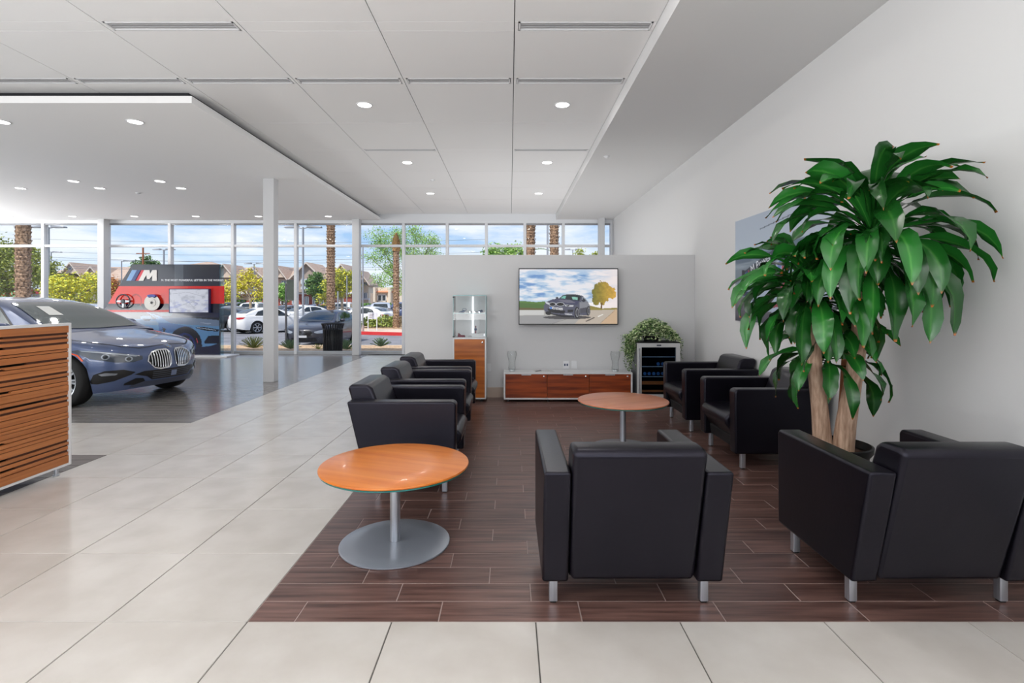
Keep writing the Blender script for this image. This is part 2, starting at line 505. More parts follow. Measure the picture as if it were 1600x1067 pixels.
for (x0, x1, y0, y1, j, i) in slots:
    if j == 8 and i > 5: 
        MB().box(x0+g, x1-g, y0, y1, ZC, ZC+0.018).build('ceiling_panel', PANEL, ceiling); continue
    far = j == 11
    dy = (y1-y0)
    lab = {6: 'linear slot air vent in the ceiling row nearest the camera, ', 8: 'linear slot air vent in the continuous ceiling row, ', 11: 'thin far slot air vent in the panelled ceiling, '}[j] + posn[i]
    t = thing('slot_air_vent', lab, 'air vent', ((x0+x1)/2, (y0+y1)/2, ZC), 0, 'linear slot vents in the ceiling')
    hx = (x1-x0)/2-0.035; hy = dy/2-0.006
    MB().box(-hx, hx, -hy, hy, 0.05, 0.055).build('backing', DARKGAP, t)
    fm = MB().box(-hx, hx, -hy, -hy+0.012, -0.003, 0.05).box(-hx, hx, hy-0.012, hy, -0.003, 0.05).box(-hx, -hx+0.012, -hy, hy, -0.003, 0.05).box(hx-0.012, hx, -hy, hy, -0.003, 0.05)
    fm.build('frame', WLAM, t)
    ns = 2 if not far else 1
    for k in range(ns):
        yy = -hy + (2*hy)*(k+1)/(ns+1)
        MB().box(-hx+0.012, hx-0.012, yy-0.006, yy+0.006, 0.0, 0.04).build('slat', mat('vent_slat', srgb(170, 170, 172), 0.5), t)
    # ends to fill the tile joint
    MB().box(x0+g, x0+0.03, y0, y1, ZC, ZC+0.018).build('ceiling_panel', PANEL, ceiling)
    MB().box(x1-0.03, x1-g, y0, y1, ZC, ZC+0.018).build('ceiling_panel', PANEL, ceiling)
# soffit along the right wall
structure(MB().box(1.17, XR, YB, YW-0.08, ZS, 3.75).build('ceiling', WHITE))
# floating lower ceiling over the showroom, with its shadow gap
structure(MB().box(XL, -3.30, 5.52, YW-0.08, ZD, 3.485).build('ceiling', CEIL, bevel=0.003))
structure(MB().box(XL, -3.42, 5.66, YW-0.08, 3.485, ZC+0.01).build('trim_1', DARKGAP))

# recessed downlights
LENS = mat('lamp_lens', (1, 1, 1, 1), 0.4, emit=(1, 0.98, 0.95, 1), emis_strength=7.0)
def downlight(x, y, z, label, r=0.075):
    t = thing('ceiling_light', label, 'ceiling light', (x, y, z), 0, 'round recessed downlights')
    MB().lathe([(r+0.016, 0.0), (r+0.014, -0.006), (r+0.002, -0.007), (r, -0.002), (r, 0.004)], 28, cap=False).build('trim_ring', WLAM, t, smooth=40)
    MB().lathe([(r, -0.003), (r*0.5, -0.0035)], 28).build('diffuser', LENS, t)
    l = bpy.data.lights.new('downlight_beam', 'AREA'); l.shape = 'DISK'; l.size = 0.14; l.energy = LAMP_W; l.color = (1.0, 0.96, 0.91)
    lo = bpy.data.objects.new('downlight_beam', l); COL.objects.link(lo); lo.parent = t; lo.location = (0, 0, -0.012)
rn = ['behind the camera', 'nearest', 'second', 'third', 'fourth']
for k, y in enumerate([1.0, 3.5, 6.0, 8.5, 10.94]):
    for x, sd in ((-1.64, 'left'), (0.59, 'right')):
        if k == 0: continue
        downlight(x, y, ZC, f'round recessed downlight in the panelled ceiling, {sd} of the pair, {["", "out of frame above", "nearest pair", "middle pair", "farthest pair"][k]}')
for x in (-4.3, -8.0): downlight(x, 0.9, ZC, f'round downlight over the tiled aisle, out of frame at {"the near side" if x > -5 else "the far left"}')
for x, y in ((0.6, -2.0), (-5.0, -2.5)): downlight(x, y, ZC, 'round downlight behind the camera' + (' on the right' if x > 0 else ' on the left'))
for k, (px, y) in enumerate(((211, 6.09), (2, 6.09))):
    downlight((px-797)*y/FPX, y, ZD, ['largest round downlight of the floating showroom ceiling, above the grey car', 'round downlight of the floating ceiling cut by the left picture edge'][k])
for k, px in enumerate((115, 250)):
    downlight((px-797)*9.12/FPX, 9.12, ZD, ['small downlight in the middle of the floating ceiling, left one of the rear pair', 'small downlight in the middle of the floating ceiling, right one of the rear pair'][k])
for k, px in enumerate((32, 156, 283)):
    downlight((px-797)*9.69/FPX, 9.69, ZD, 'small downlight in the row of three across the floating ceiling, ' + ['leftmost', 'centre one', 'rightmost'][k])
for k, px in enumerate((13, 113, 210, 306, 404, 513)):
    downlight((px-797)*12.9/FPX, 12.9, ZD, 'flat looking downlight close to the glass front, ' + ['first from the left edge', 'second from the left edge', 'third from the left edge', 'fourth from the left edge', 'just left of the white column', 'right of the white column'][k])
for (px, py, H, lab) in ((948, 244, ZS-EYE, 'small white sprinkler cap on the right soffit'), (216, 301, ZD-EYE, 'small sprinkler cap in the floating showroom ceiling'), (676, 281, ZC-EYE, 'small sprinkler cap between the left ceiling lights')):
    y = H*FPX/(470-py); x = (px-797)*y/FPX
    t = MB().lathe([(0.045, 0.001), (0.045, -0.008), (0.03, -0.02), (0.012, -0.03)], 20).build('sprinkler_cap', WLAM, None, smooth=40)
    t.location = (x, y, H+EYE)
    tag(t, lab, 'sprinkler', 'sprinkler caps')

# glass front: each bay is a window, each post a trim
posts = [-224, -126, -28, 70, 168, 267, 365, 463, 558, 631, 699, 760, 820, 880, 941]
xs = [(p-797)*YW/FPX for p in posts] + [XR-0.02]
xs[0] = XL+0.02
n = 2
for i, x in enumerate(xs):
    w = 0.036
    structure(MB().box(x-w, x+w, YW-0.07, YW+0.07, 0, 3.335).build('trim_%d' % (i+2), FRAMEW, bevel=0.004))
for i in range(len(xs)-1):
    a, b = xs[i]+0.036, xs[i+1]-0.036
    w = thing('window_%d' % (i+1), None, None, (0, YW, 0)); structure(w)
    MB().box(a, b, -0.055, 0.055, 0.0, 0.075).build('sill', mat('sill_grey', srgb(176, 180, 184), 0.35), w, bevel=0.004)
    MB().box(a, b, -0.055, 0.055, 2.735, 2.795).build('transom', FRAMEW, w, bevel=0.004)
    MB().box(a, b, -0.05, 0.05, 3.30, 3.335).build('head_frame', GRAYM, w)
    MB().box(a, b, -0.004, 0.004, 0.075, 2.735).build('lower_pane', GLASS, w)
    MB().box(a, b, -0.004, 0.004, 2.795, 3.30).build('upper_pane', GLASS, w)
# white square columns
def column(x0, x1, y0, y1, z1, lab=None):
    o = MB().box(x0, x1, y0, y1, 0, z1).build('column', mat('column_paint', srgb(205, 206, 208), 0.45), bevel=0.006); structure(o)
column(-4.13, -3.95, 8.90, 9.08, ZD)
for p0, p1 in ((152, 162), (550, 561), (936, 945)):
    column((p0-797)*13.3/FPX, (p1-797)*13.3/FPX, 13.3, 13.5, ZD if p0 < 600 else ZC-0.001)

# ================================================================== RECEPTION DESK (left)
desk = thing('reception_desk', 'walnut slatted reception desk side with white edge frame, cut by the left picture edge', 'desk', (-3.52, 3.0, 0))
ya, yb = -1.3, 1.26
MB().box(-0.02, 0.012, yb-0.02, yb, 0.055, 1.185).build('edge_post', WLAM, desk, bevel=0.003)
MB().box(-0.02, 0.012, ya, yb-0.02, 1.163, 1.185).build('top_rail', WLAM, desk, bevel=0.003)
MB().box(-0.02, 0.012, ya, yb-0.02, 0.055, 0.072).build('bottom_rail', WLAM, desk, bevel=0.003)
MB().box(-0.42, -0.10, ya, yb-0.06, 0.09, 1.12).build('cabinet_body', mat('desk_body_dark', srgb(44, 42, 44), 0.6), desk, bevel=0.004)
MB().box(-0.85, -0.021, ya, yb-0.03, 1.125, 1.16).build('worktop', WLAM, desk, bevel=0.004)
for yy in (yb-0.12, 0.2, -0.8):
    MB().lathe([(0.022, 0), (0.022, 0.01), (0.014, 0.012), (0.014, 0.057)], 14, (-0.01, yy, 0)).build('foot', ALU, desk, smooth=40)
rs = random.Random(11)
z = 1.163; zb = 0.073; k = 0
hs = [0.068, 0.020, 0.030, 0.045, 0.022, 0.055, 0.024, 0.034, 0.045, 0.026, 0.036, 0.030, 0.062, 0.034, 0.026, 0.042, 0.055, 0.030, 0.024, 0.045, 0.030, 0.036, 0.028, 0.052, 0.028, 0.034, 0.03, 0.075]
tot = sum(hs); gp_ = ((z-zb)-tot)/(len(hs)-1)
sc_ = 1.0
if gp_ < 0.009: sc_ = ((z-zb)-0.010*(len(hs)-1))/tot; gp_ = 0.010
z -= 0.0
gaps = [rs.choice([0.003, 0.005, 0.012, 0.017]) for _ in hs[:-1]]
sc_ = ((z-zb)-sum(gaps))/tot
jit = {2: 0.45, 5: -0.2, 8: 0.3, 11: 0.75, 15: 0.5, 18: 0.62, 21: 0.15, 24: 0.6}
for k, h in enumerate(hs):
    h *= sc_
    top = z; bot = z-h
    xo = [0.0, -0.006, -0.003][k % 3]
    yE = yb-0.02 - (0.0 if k % 3 else 0.0)
    if k in jit:                       # slat with a 45 degree jog: deep slot on one side
        yj = jit[k]; d = min(0.016, h*0.45)
        poly = [(ya, bot), (yE, bot), (yE, top), (yj+d, top), (yj, top-d), (ya, top-d)]
    elif k in (6, 13, 20):
        yj = 0.7 if k != 13 else 0.2; d = min(0.012, h*0.4)
        poly = [(ya, bot+d), (yj, bot+d), (yj+d, bot), (yE, bot), (yE, top), (ya, top)]
    else:
        poly = [(ya, bot), (yE, bot), (yE, top), (ya, top)]
    MB().prism(poly, 'x', -0.016+xo, 0.006+xo).build('slat', SLATW, desk, bevel=0.0012, seg=1)
    gp_ = gaps[k] if k < len(gaps) else 0.0
    # short spacer closing the gap near the far end, darkened to keep its shade
    if k < len(hs)-1:
        y_from = yb-0.02-rs.uniform(0.15, 0.9)
        MB().box(-0.022, -0.007, y_from, yb-0.02, bot-gp_-0.002, bot+0.002).build('slat_spacer', mat('shaded_spacer_wood', srgb(84, 46, 26), 0.6), desk)
    z = bot-gp_

# ================================================================== ARMCHAIRS
def armchair_parts(t):
    H, W, L = 0.65, 0.79, 0.77
    hw = W/2; at = 0.115; f = L/2
    arm_poly = [(-f, H), (f-0.02, H), (f, H-0.02), (f-0.005, 0.13), (-0.26, 0.13)]
    for s in (-1, 1):
        x0, x1 = (s*hw, s*(hw-at)) if s < 0 else (hw-at, hw)
        mb = MB().prism([(p[0], p[1]) for p in arm_poly], 'x', min(x0, x1), max(x0, x1))
        mb.build('arm', LEATHER, t, smooth=45, bevel=0.028, seg=5)
        xo = s*(hw-0.022)
        mb2 = MB()
        mb2.tube([(s*(hw-0.006), -f+0.012+0.0, H-0.022), (s*(hw-0.006), f-0.03, H-0.022), (s*(hw-0.006), f-0.012, H-0.045), (s*(hw-0.006), f-0.018, 0.15)], 0.0028, 6)
        mb2.build('seam_piping', LEATHER, t, smooth=True)
    iw = hw-at-0.003
    back = [(-0.415, 0.735), (-0.385, 0.752), (-0.27, 0.752), (-0.235, 0.725), (-0.10, 0.36), (-0.245, 0.13)]
    MB().prism(back, 'x', -iw, iw).build('backrest', LEATHER, t, smooth=45, bevel=0.022, seg=5)
    seat = [(-0.16, 0.43), (0.30, 0.435), (0.385, 0.425), (0.415, 0.39), (0.41, 0.345), (0.375, 0.30), (0.345, 0.24), (-0.12, 0.24)]
    MB().prism(seat, 'x', -iw, iw).build('seat', LEATHER, t, smooth=60, bevel=0.018, seg=4)
    MB().prism([(-0.22, 0.135), (-0.22, 0.235), (0.34, 0.235), (0.325, 0.135)], 'x', -iw+0.002, iw-0.002).build('seat_base', mat('black_underfabric', srgb(14, 14, 17), 0.7), t, smooth=45, bevel=0.012)
    for sx in (-1, 1):
        for y in (-0.17, 0.30):
            lg = MB().prism([(p[0]+sx*(hw-0.055), p[1]+y) for p in rbox(0.038, 0.038, 0, 0.006, 2)], 'z', 0.008, 0.131).build('leg', ALU, t, smooth=40)
            MB().prism([(p[0]+sx*(hw-0.055), p[1]+y) for p in rbox(0.03, 0.03, 0, 0.006, 2)], 'z', 0.0, 0.008).build('foot_pad', BLACK, lg)
first = thing('armchair', 'black leather armchair seen square from behind, right of the near round table', 'armchair', (0.535, 2.585, 0), 0, 'black leather club armchairs')
armchair_parts(first)
for (x, y, rz, lab) in (
    (1.885, 2.585, 0, 'black leather armchair seen from behind, nearest the right wall and cut by the picture edge'),
    (-0.765, 4.135, -PI/2, 'black leather armchair in side view, right behind the near round table'),
    (-0.785, 5.165, -PI/2, 'middle one of the three black armchairs lined up on the left'),
    (-0.80, 6.09, -PI/2, 'farthest of the three left armchairs, next to the glass display cabinet'),
    (2.185, 5.88, PI/2, 'black leather armchair beside the wine cooler, facing left'),
    (2.185, 4.66, PI/2, 'black leather armchair facing left, half hidden behind the potted plant')):
    c = copy_tree(first); c.location = (x, y, 0); c.rotation_euler = (0, 0, rz); c['label'] = lab

# ================================================================== ROUND TABLES
def round_table(x, y, lab, topm, rz):
    t = thing('round_table', lab, 'table', (x, y, 0), rz, 'round pedestal tables')
    MB().lathe([(0.404, 0.436), (0.41, 0.438), (0.412, 0.443), (0.41, 0.449), (0.404, 0.451), (0.2, 0.451)], 72).build('table_top', topm, t, smooth=40)
    MB().lathe([(0.403, 0.4265), (0.405, 0.428), (0.405, 0.434), (0.403, 0.4358)], 72).build('glass_underplate', GREENG, t, smooth=40)
    MB().lathe([(0.028, 0.012), (0.028, 0.41)], 28).build('pedestal', ALU, t, smooth=40)
    MB().lathe([(0.09, 0.409), (0.09, 0.4263)], 28).build('mounting_plate', ALU, t, smooth=40)
    MB().lathe([(0.298, 0.0), (0.304, 0.003), (0.304, 0.010), (0.296, 0.014), (0.2, 0.0145), (0.1, 0.0145), (0.034, 0.016)], 72).build('base_plate', SILVER, t, smooth=40)
round_table(-0.645, 2.99, 'round orange cherry wood pedestal table in the foreground', CHERRY, R(-20))
round_table(1.037, 4.90, 'round reddish wood pedestal table farther back, before the low cabinet', CHERRY2, R(25))

# ================================================================== LOW CABINET, TV, DISPLAY, COOLER
yf, ybk = 7.15, 7.49
lc = thing('low_cabinet', 'long low cabinet with red walnut doors and white frame, below the television', 'cabinet', (0.78, 7.32, 0))
w2 = 0.865; d0, d1 = yf-7.32, ybk-7.32
MB().box(-w2, w2, d0, d1, 0.375, 0.395).build('top_panel', WLAM, lc, bevel=0.002)
MB().box(-w2, w2, d0, d1, 0.035, 0.055).build('bottom_panel', WLAM, lc, bevel=0.002)
MB().box(-w2, -w2+0.02, d0, d1, 0.055, 0.375).build('side_panel', WLAM, lc, bevel=0.002)
MB().box(w2-0.02, w2, d0, d1, 0.055, 0.375).build('side_panel', WLAM, lc, bevel=0.002)
MB().box(-w2+0.02, w2-0.02, d1-0.01, d1, 0.055, 0.375).build('back_panel', WLAM, lc)
dw = (2*w2-0.044)/3
for k in range(3):
    a = -w2+0.022+k*dw
    dr = MB().box(a+0.002, a+dw-0.002, d0+0.001, d0+0.02, 0.057, 0.373).build('door', WALNUT, lc, bevel=0.0015)
    MB().box(a+dw/2-0.065, a+dw/2+0.065, d0-0.012, d0+0.0005, 0.361, 0.372).build('handle', ALU, dr, bevel=0.002)
    MB().lathe([(0.011, 0.0005), (0.011, -0.006), (0.008, -0.008)], 16, (a+dw-0.045, d0, 0.345), 'y').build('lock', CHROME, dr, smooth=40)
for x in (-w2+0.06, -w2+0.6, w2-0.6, w2-0.06):
    MB().lathe([(0.02, 0.0), (0.02, 0.02), (0.012, 0.022), (0.012, 0.036)], 14, (x, d0+0.05, 0)).build('foot', BLACK, lc, smooth=40)

# television
tv = thing('television', 'large flat television on the partition wall showing a grey car on a road', 'television', (0.81, 7.40, 1.42))
tw, th = 0.69, 0.392
MB().box(-tw+0.12, tw-0.12, 0.035, 0.11, -0.25, 0.25).build('wall_mount', BLACK, tv)
MB().prism([(0.0, -th), (0.05, -th+0.03), (0.05, th-0.03), (0.0, th)], 'x', -tw, tw).build('housing', BLACK, tv)
fr = MB().box(-tw, tw, -0.008, 0.004, th-0.012, th).box(-tw, tw, -0.008, 0.004, -th, -th+0.014).box(-tw, -tw+0.01, -0.008, 0.004, -th, th).box(tw-0.01, tw, -0.008, 0.004, -th, th)
fr.build('bezel', BLACK, tv)
TVINFO = (tv, tw-0.01, th-0.013)

# glass vases
def vase(x, y, z, lab, lean=0.0):
    t = thing('vase', lab, 'vase', (x, y, z), 0, 'clear glass vases')
    prof = [(0.042, 0.0), (0.046, 0.01), (0.048, 0.05), (0.043, 0.09), (0.045, 0.14), (0.06, 0.20), (0.066, 0.235), (0.060, 0.265), (0.056, 0.275)]
    inner = [(r-0.004, h+0.0) for r, h in reversed(prof)]; inner[-1] = (0.03, 0.028); inner[-2] = (0.042, 0.03)
    m = MB().lathe(prof+inner, 28, cap=True)
    o = m.build('glass_body', CLEAR, t, smooth=50)
    MB().lathe([(0.040, 0.002), (0.041, 0.02), (0.036, 0.027)], 24).build('thick_base', mat('solid_glass', srgb(200, 206, 210), 0.1, spec=0.6), t, smooth=40)
vase(0.026, 7.30, 0.395, 'clear glass vase on the left end of the low cabinet')
vase(1.435, 7.27, 0.395, 'clear glass vase on the right end of the low cabinet')
# magazine
mg = thing('magazine', 'open magazine lying on the white top of the low cabinet', 'magazine', (0.47, 7.27, 0.3952), R(8))
MB().prism([(-0.14, 0.0), (0.13, 0.0), (0.125, 0.004), (0.04, 0.013), (0.0, 0.006), (-0.05, 0.014), (-0.135, 0.004)], 'y', -0.09, 0.09).build('pages', mat('paper', srgb(215, 214, 212), 0.6), mg)
MB().prism([(-0.13, 0.0055), (-0.05, 0.0155), (-0.048, 0.0165), (-0.12, 0.008)], 'y', -0.05, 0.03).build('cover_photo', mat('paper_dark', srgb(90, 88, 92), 0.4), mg)
# wall outlets
def outlet(x, z, lab, dark):
    t = thing('wall_outlet', lab, 'outlet', (x, 7.519, z), 0, 'wall outlets on the partition')
    MB().box(-0.04, 0.04, -0.006, 0, -0.055, 0.055).build('cover_plate', WLAM, t, bevel=0.002)
    for s in (-1, 1):
        MB().box(s*0.017-0.010, s*0.017+0.010, -0.008, -0.0055, -0.018, 0.014).build('socket', mat('socket_navy', srgb(30, 50, 90), 0.4) if dark else WLAM, t)
outlet(0.79, 0.46, 'white wall outlet with two dark sockets above the low cabinet', True)
outlet(0.905, 0.46, 'blank white wall outlet right of the dark socket one', False)
outlet(-0.31, 0.42, 'white wall outlet beside the tall display cabinet', False)

# display cabinet with glass case
dc = thing('display_cabinet', 'tall narrow cabinet with orange wood door and glass case on top', 'display cabinet', (-0.545, 7.32, 0))
hw = 0.222
MB().box(-hw, -hw+0.016, -0.17, 0.17, 0.04, 0.845).build('side_panel', WLAM, dc, bevel=0.002)
MB().box(hw-0.016, hw, -0.17, 0.17, 0.04, 0.845).build('side_panel', WLAM, dc, bevel=0.002)
MB().box(-hw, hw, -0.17, 0.17, 0.845, 0.865).build('top_panel', WLAM, dc, bevel=0.002)
MB().box(-hw+0.016, hw-0.016, -0.168, 0.17, 0.04, 0.056).build('bottom_panel', WLAM, dc, bevel=0.002)
dr = MB().box(-hw+0.018, hw-0.018, -0.169, -0.15, 0.058, 0.843).build('door', TEAK, dc, bevel=0.0015)
MB().lathe([(0.012, 0.0005), (0.012, -0.006), (0.008, -0.009)], 16, (hw-0.05, -0.169, 0.80), 'y').build('lock', CHROME, dr, smooth=40)
for x in (-0.16, 0.16): MB().lathe([(0.02, 0.0), (0.02, 0.02), (0.012, 0.022), (0.012, 0.041)], 14, (x, -0.12, 0)).build('foot', BLACK, dc, smooth=40)
gz0, gz1 = 0.866, 1.43
EDGE = mat('glass_edge_tint', srgb(150, 196, 200), 0.15, spec=0.6)
MB().box(-hw, hw, -0.17, -0.165, gz0, gz1).build('front_pane', CLEAR, dc)
MB().box(-hw, -hw+0.005, -0.163, 0.168, gz0, gz1-0.006).build('side_pane', CLEAR, dc)
MB().box(hw-0.005, hw, -0.163, 0.168, gz0, gz1-0.006).build('side_pane', CLEAR, dc)
MB().box(-hw, hw, -0.17, 0.17, gz1, gz1+0.006).build('top_pane', EDGE, dc)
MB().box(-hw-0.001, -hw+0.005, -0.172, -0.1645, gz0, gz1).build('pane_edge', EDGE, dc)
MB().box(hw-0.005, hw+0.001, -0.172, -0.1645, gz0, gz1).build('pane_edge', EDGE, dc)
MB().box(-hw+0.006, hw-0.006, -0.16, 0.16, 1.188, 1.195).build('glass_shelf', EDGE, dc)
MB().box(0.012, 0.034, 0.155, 0.168, gz0, gz1-0.01).build('light_strip', mat('cabinet_led', (1,1,1,1), 0.5, emit=(0.95, 0.97, 1, 1), emis_strength=1.2), dc)
for z_ in (gz0+0.012, gz1-0.02): MB().box(-hw-0.003, -hw+0.022, -0.178, -0.168, z_-0.008, z_+0.008).build('hinge', BLACK, dc)
MB().box(0.19, 0.205, -0.178, -0.169, gz0+0.02, gz0+0.05).build('case_lock', CHROME, dc)
def item(nm, lab, cat, x, y, z, mk, grp=None):
    t = thing(nm, lab, cat, (x, y, z), 0, grp); mk(t); return t
NAVY = mat('navy_metal', srgb(46, 62, 92), 0.35, metal=0.3); BURG = mat('burgundy', srgb(110, 34, 50), 0.5)
def key_fob(t):
    MB().prism([(-0.06, 0), (0.02, 0), (0.045, 0.03), (0.02, 0.035), (-0.03, 0.02)], 'y', -0.02, 0.02).build('body', NAVY, t, bevel=0.004)
    MB().tube([(0.03 + 0.028*math.cos(a), 0, 0.045+0.014*math.sin(a)) for a in np.linspace(0, 2*PI, 16)], 0.004, 6, cap=False).build('ring', NAVY, t, smooth=True)
item('key_holder', 'small dark key holder with a loop on the glass shelf, upper left in the case', 'key holder', -0.655, 7.28, 1.196, key_fob)
def tie(t):
    MB().prism([(-0.03, 0), (0.04, 0), (0.045, 0.02), (0.03, 0.042), (-0.02, 0.026)], 'y', -0.02, 0.02).build('body', NAVY, t, bevel=0.004)
    MB().box(-0.04, 0.05, -0.025, 0.025, 0, 0.004).build('plate', BURG, t)
item('model_shoe', 'small dark blue display piece on the right of the glass shelf', 'accessory', -0.42, 7.40, 1.196, tie)
for k in range(3):
    def loopm(t, k=k):
        MB().tube([(0.02*math.cos(a), 0.0, 0.012+0.010*math.sin(a)) for a in np.linspace(0.6, 2*PI-0.6, 12)], 0.004, 6).build('loop', NAVY, t, smooth=True)
        MB().box(-0.028, -0.016, -0.006, 0.006, 0.004, 0.02).build('clasp', CHROME, t)
    item('bracelet', ['dark loop shaped bracelet left of three on the glass shelf', 'dark loop shaped bracelet in the middle of three on the glass shelf', 'dark loop shaped bracelet right of three on the glass shelf'][k], 'bracelet', -0.52+0.062*k, 7.19, 1.196, loopm, 'bracelets on the shelf')
def purse(t):
    MB().prism([(-0.05, 0), (0.055, 0.0), (0.05, 0.028), (0.0, 0.03), (-0.035, 0.06)], 'y', -0.025, 0.025).build('body', BURG, t, bevel=0.004)
    MB().box(-0.06, 0.06, -0.03, 0.03, 0, 0.003).build('tray', WLAM, t)
item('purse', 'small burgundy purse at the bottom left of the glass case', 'purse', -0.665, 7.24, 0.8655, purse)
def riser(t): MB().box(-0.09, 0.10, -0.06, 0.06, 0, 0.05).build('block', WLAM, t, bevel=0.002)
item('display_block', 'white display block at the bottom right of the glass case', 'display stand', -0.43, 7.30, 0.8655, riser)
def watch(t):
    MB().lathe([(0.018, 0.006), (0.018, -0.006)], 20, (0, 0, 0.055), 'y').build('watch_case', NAVY, t, smooth=40)
    MB().box(-0.008, 0.008, -0.004, 0.004, 0.0, 0.038).build('lower_strap', BURG, t)
    MB().box(-0.008, 0.008, -0.004, 0.004, 0.072, 0.105).build('upper_strap', BURG, t)
item('wristwatch', 'small wristwatch standing on the white display block', 'watch', -0.47, 7.28, 0.9156, watch)

# wine cooler
wc = thing('wine_cooler', 'silver wine cooler with dark glass door, in the corner under the ivy', 'wine cooler', (1.985, 7.29, 0))
hw = 0.285
MB().box(-hw, hw, -0.14, 0.205, 0.03, 0.795).build('cabinet', mat('cooler_grey', srgb(120, 122, 126), 0.4, metal=0.2), wc, bevel=0.004)
MB().box(-hw-0.002, hw+0.002, -0.185, 0.205, 0.797, 0.808).build('top_panel', BLACK, wc, bevel=0.002)
MB().box(-hw+0.01, hw-0.01, -0.12, 0.2, 0.0, 0.03).build('plinth', BLACK, wc)
STEEL = mat('stainless_trim', srgb(200, 200, 200), 0.35, metal=0.15)
df = MB().box(-hw, hw, -0.19, -0.145, 0.74, 0.795).box(-hw, hw, -0.19, -0.145, 0.05, 0.11).box(-hw, -hw+0.055, -0.19, -0.145, 0.11, 0.74).box(hw-0.055, hw, -0.19, -0.145, 0.11, 0.74)
dd = df.build('door_frame', STEEL, wc, bevel=0.002)
MB().box(-hw+0.055, hw-0.055, -0.150, -0.146, 0.11, 0.74).build('inner_shade', DARKGL, dd)
MB().tube([(-hw+0.02, -0.215, 0.12), (-hw+0.02, -0.215, 0.73)], 0.009, 12).tube([(-hw+0.02, -0.215, 0.15), (-hw+0.02, -0.19, 0.15)], 0.006, 8).tube([(-hw+0.02, -0.215, 0.70), (-hw+0.02, -0.19, 0.70)], 0.006, 8).build('door_handle', CHROME, dd, smooth=40)
for k, z_ in enumerate((0.61, 0.48, 0.345)):
    MB().box(-hw+0.057, hw-0.057, -0.165, -0.151, z_-0.004, z_+0.004).build('shelf', mat('shelf_steel', srgb(190, 206, 218), 0.5), wc)
for z_, h_ in ((0.24, 0.045), (0.14, 0.028)):
    MB().box(-hw+0.057, hw-0.057, -0.165, -0.151, z_, z_+h_).build('wood_shelf', mat('dim_wood', srgb(190, 108, 48), 0.5), wc)
for k in range(7):
    MB().lathe([(0.022, 0), (0.022, -0.004), (0.014, -0.006)], 16, (-0.18+0.06*k, -0.152, 0.385), 'y').build('bottle_end', mat('bottle_blue', srgb(60, 110, 170), 0.4), wc, smooth=40)
for k in range(4):
    MB().lathe([(0.022, 0), (0.022, -0.004), (0.014, -0.006)], 16, (0.0+0.06*k, -0.152, 0.515), 'y').build('bottle_end', mat('bottle_blue', srgb(60, 110, 170), 0.4), wc, smooth=40)
MB().box(-hw+0.055, hw-0.055, -0.176, -0.171, 0.11, 0.74).build('door_glass', glass_mat('cooler_glass', (0.7, 0.76, 0.82, 1), 0.6), dd)
MB().box(-0.03, 0.03, -0.192, -0.1895, 0.758, 0.776).build('badge', mat('badge_dark', srgb(40, 46, 60), 0.3), dd)

# ivy on the cooler: pot plus a mass of small leaves
ivy = thing('trailing_ivy', 'bushy variegated ivy spilling over the top of the wine cooler', 'plant', (1.93, 7.30, 0.808))
MB().lathe([(0.09, 0.0), (0.11, 0.06), (0.115, 0.075), (0.10, 0.075)], 24).build('pot', BLACK, ivy, smooth=40)
MB().lathe([(0.102, 0.06), (0.02, 0.062)], 24).build('soil', mat('soil', srgb(50, 36, 26), 0.9), ivy)
LEAFI = [mat('ivy_green', srgb(86, 132, 60), 0.45, noise=((30, 30, 30), 2, srgb(60, 104, 44), srgb(118, 158, 84), 0.35, 0.65)), mat('ivy_pale', srgb(206, 220, 170), 0.45), mat('ivy_dark', srgb(44, 78, 40), 0.5)]
mb = MB(); st = MB(); rv = random.Random(3)
def ivy_leaf(c, s, mi):
    a = rv.uniform(0, 2*PI); el = rv.uniform(-0.9, 0.5)
    d = Vector((math.cos(a)*math.cos(el), math.sin(a)*math.cos(el), math.sin(el)))
    u = d.cross(Vector((rv.uniform(-.4,.4), rv.uniform(-.4,.4), 1))).normalized()
    nrm = u.cross(d)*s*0.15
    c = Vector(c)
    mb.add([c, c+d*s*0.35+u*s*0.38-nrm*0, c+d*s*1.0-nrm, c+d*s*0.35-u*s*0.38, c+d*s*0.45+nrm], [(0, 1, 4), (1, 2, 4), (2, 3, 4), (3, 0, 4)], mi)
for k in range(2600):
    th_ = rv.uniform(0, 2*PI); rr = rv.random()**0.5
    x = 0.36*rr*math.cos(th_)+0.03; y = 0.17*rr*math.sin(th_)-0.02
    hmax = 0.03+0.285*max(0, 1-((x-0.02)/0.36)**2)**0.9*(1-(rr*0.55)**2)
    z_ = hmax*rv.random()**0.45+rv.uniform(-0.01, 0.02)
    ivy_leaf((x, y, max(0.01, z_)), rv.uniform(0.028, 0.046), rv.choice([0, 0, 1, 1, 1, 2]))
def vine(x0, y0, length, n_, sway=0.03):
    pts = []
    for i in range(n_):
        f_ = i/(n_-1)
        pts.append((x0+math.sin(f_*7+x0*50)*sway*f_, y0-0.02*math.sin(f_*5), 0.03-length*f_))
    st.tube(pts, 0.0015, 4)
    for p in pts:
        for q in range(2): ivy_leaf((p[0]+rv.uniform(-.012,.012), p[1]+rv.uniform(-.02,.01), p[2]), rv.uniform(0.018, 0.032), rv.choice([0, 0, 1, 2]))
for k in range(26): vine(-0.30+rv.uniform(-0.075, 0.06), rv.uniform(-0.16, 0.1), rv.uniform(0.12, 0.42), 14)
for k in range(420):
    ivy_leaf((-0.32+rv.gauss(0, 0.045), rv.uniform(-0.17, 0.08), rv.uniform(-0.16, 0.10)), rv.uniform(0.022, 0.034), rv.choice([0, 0, 1, 2]))
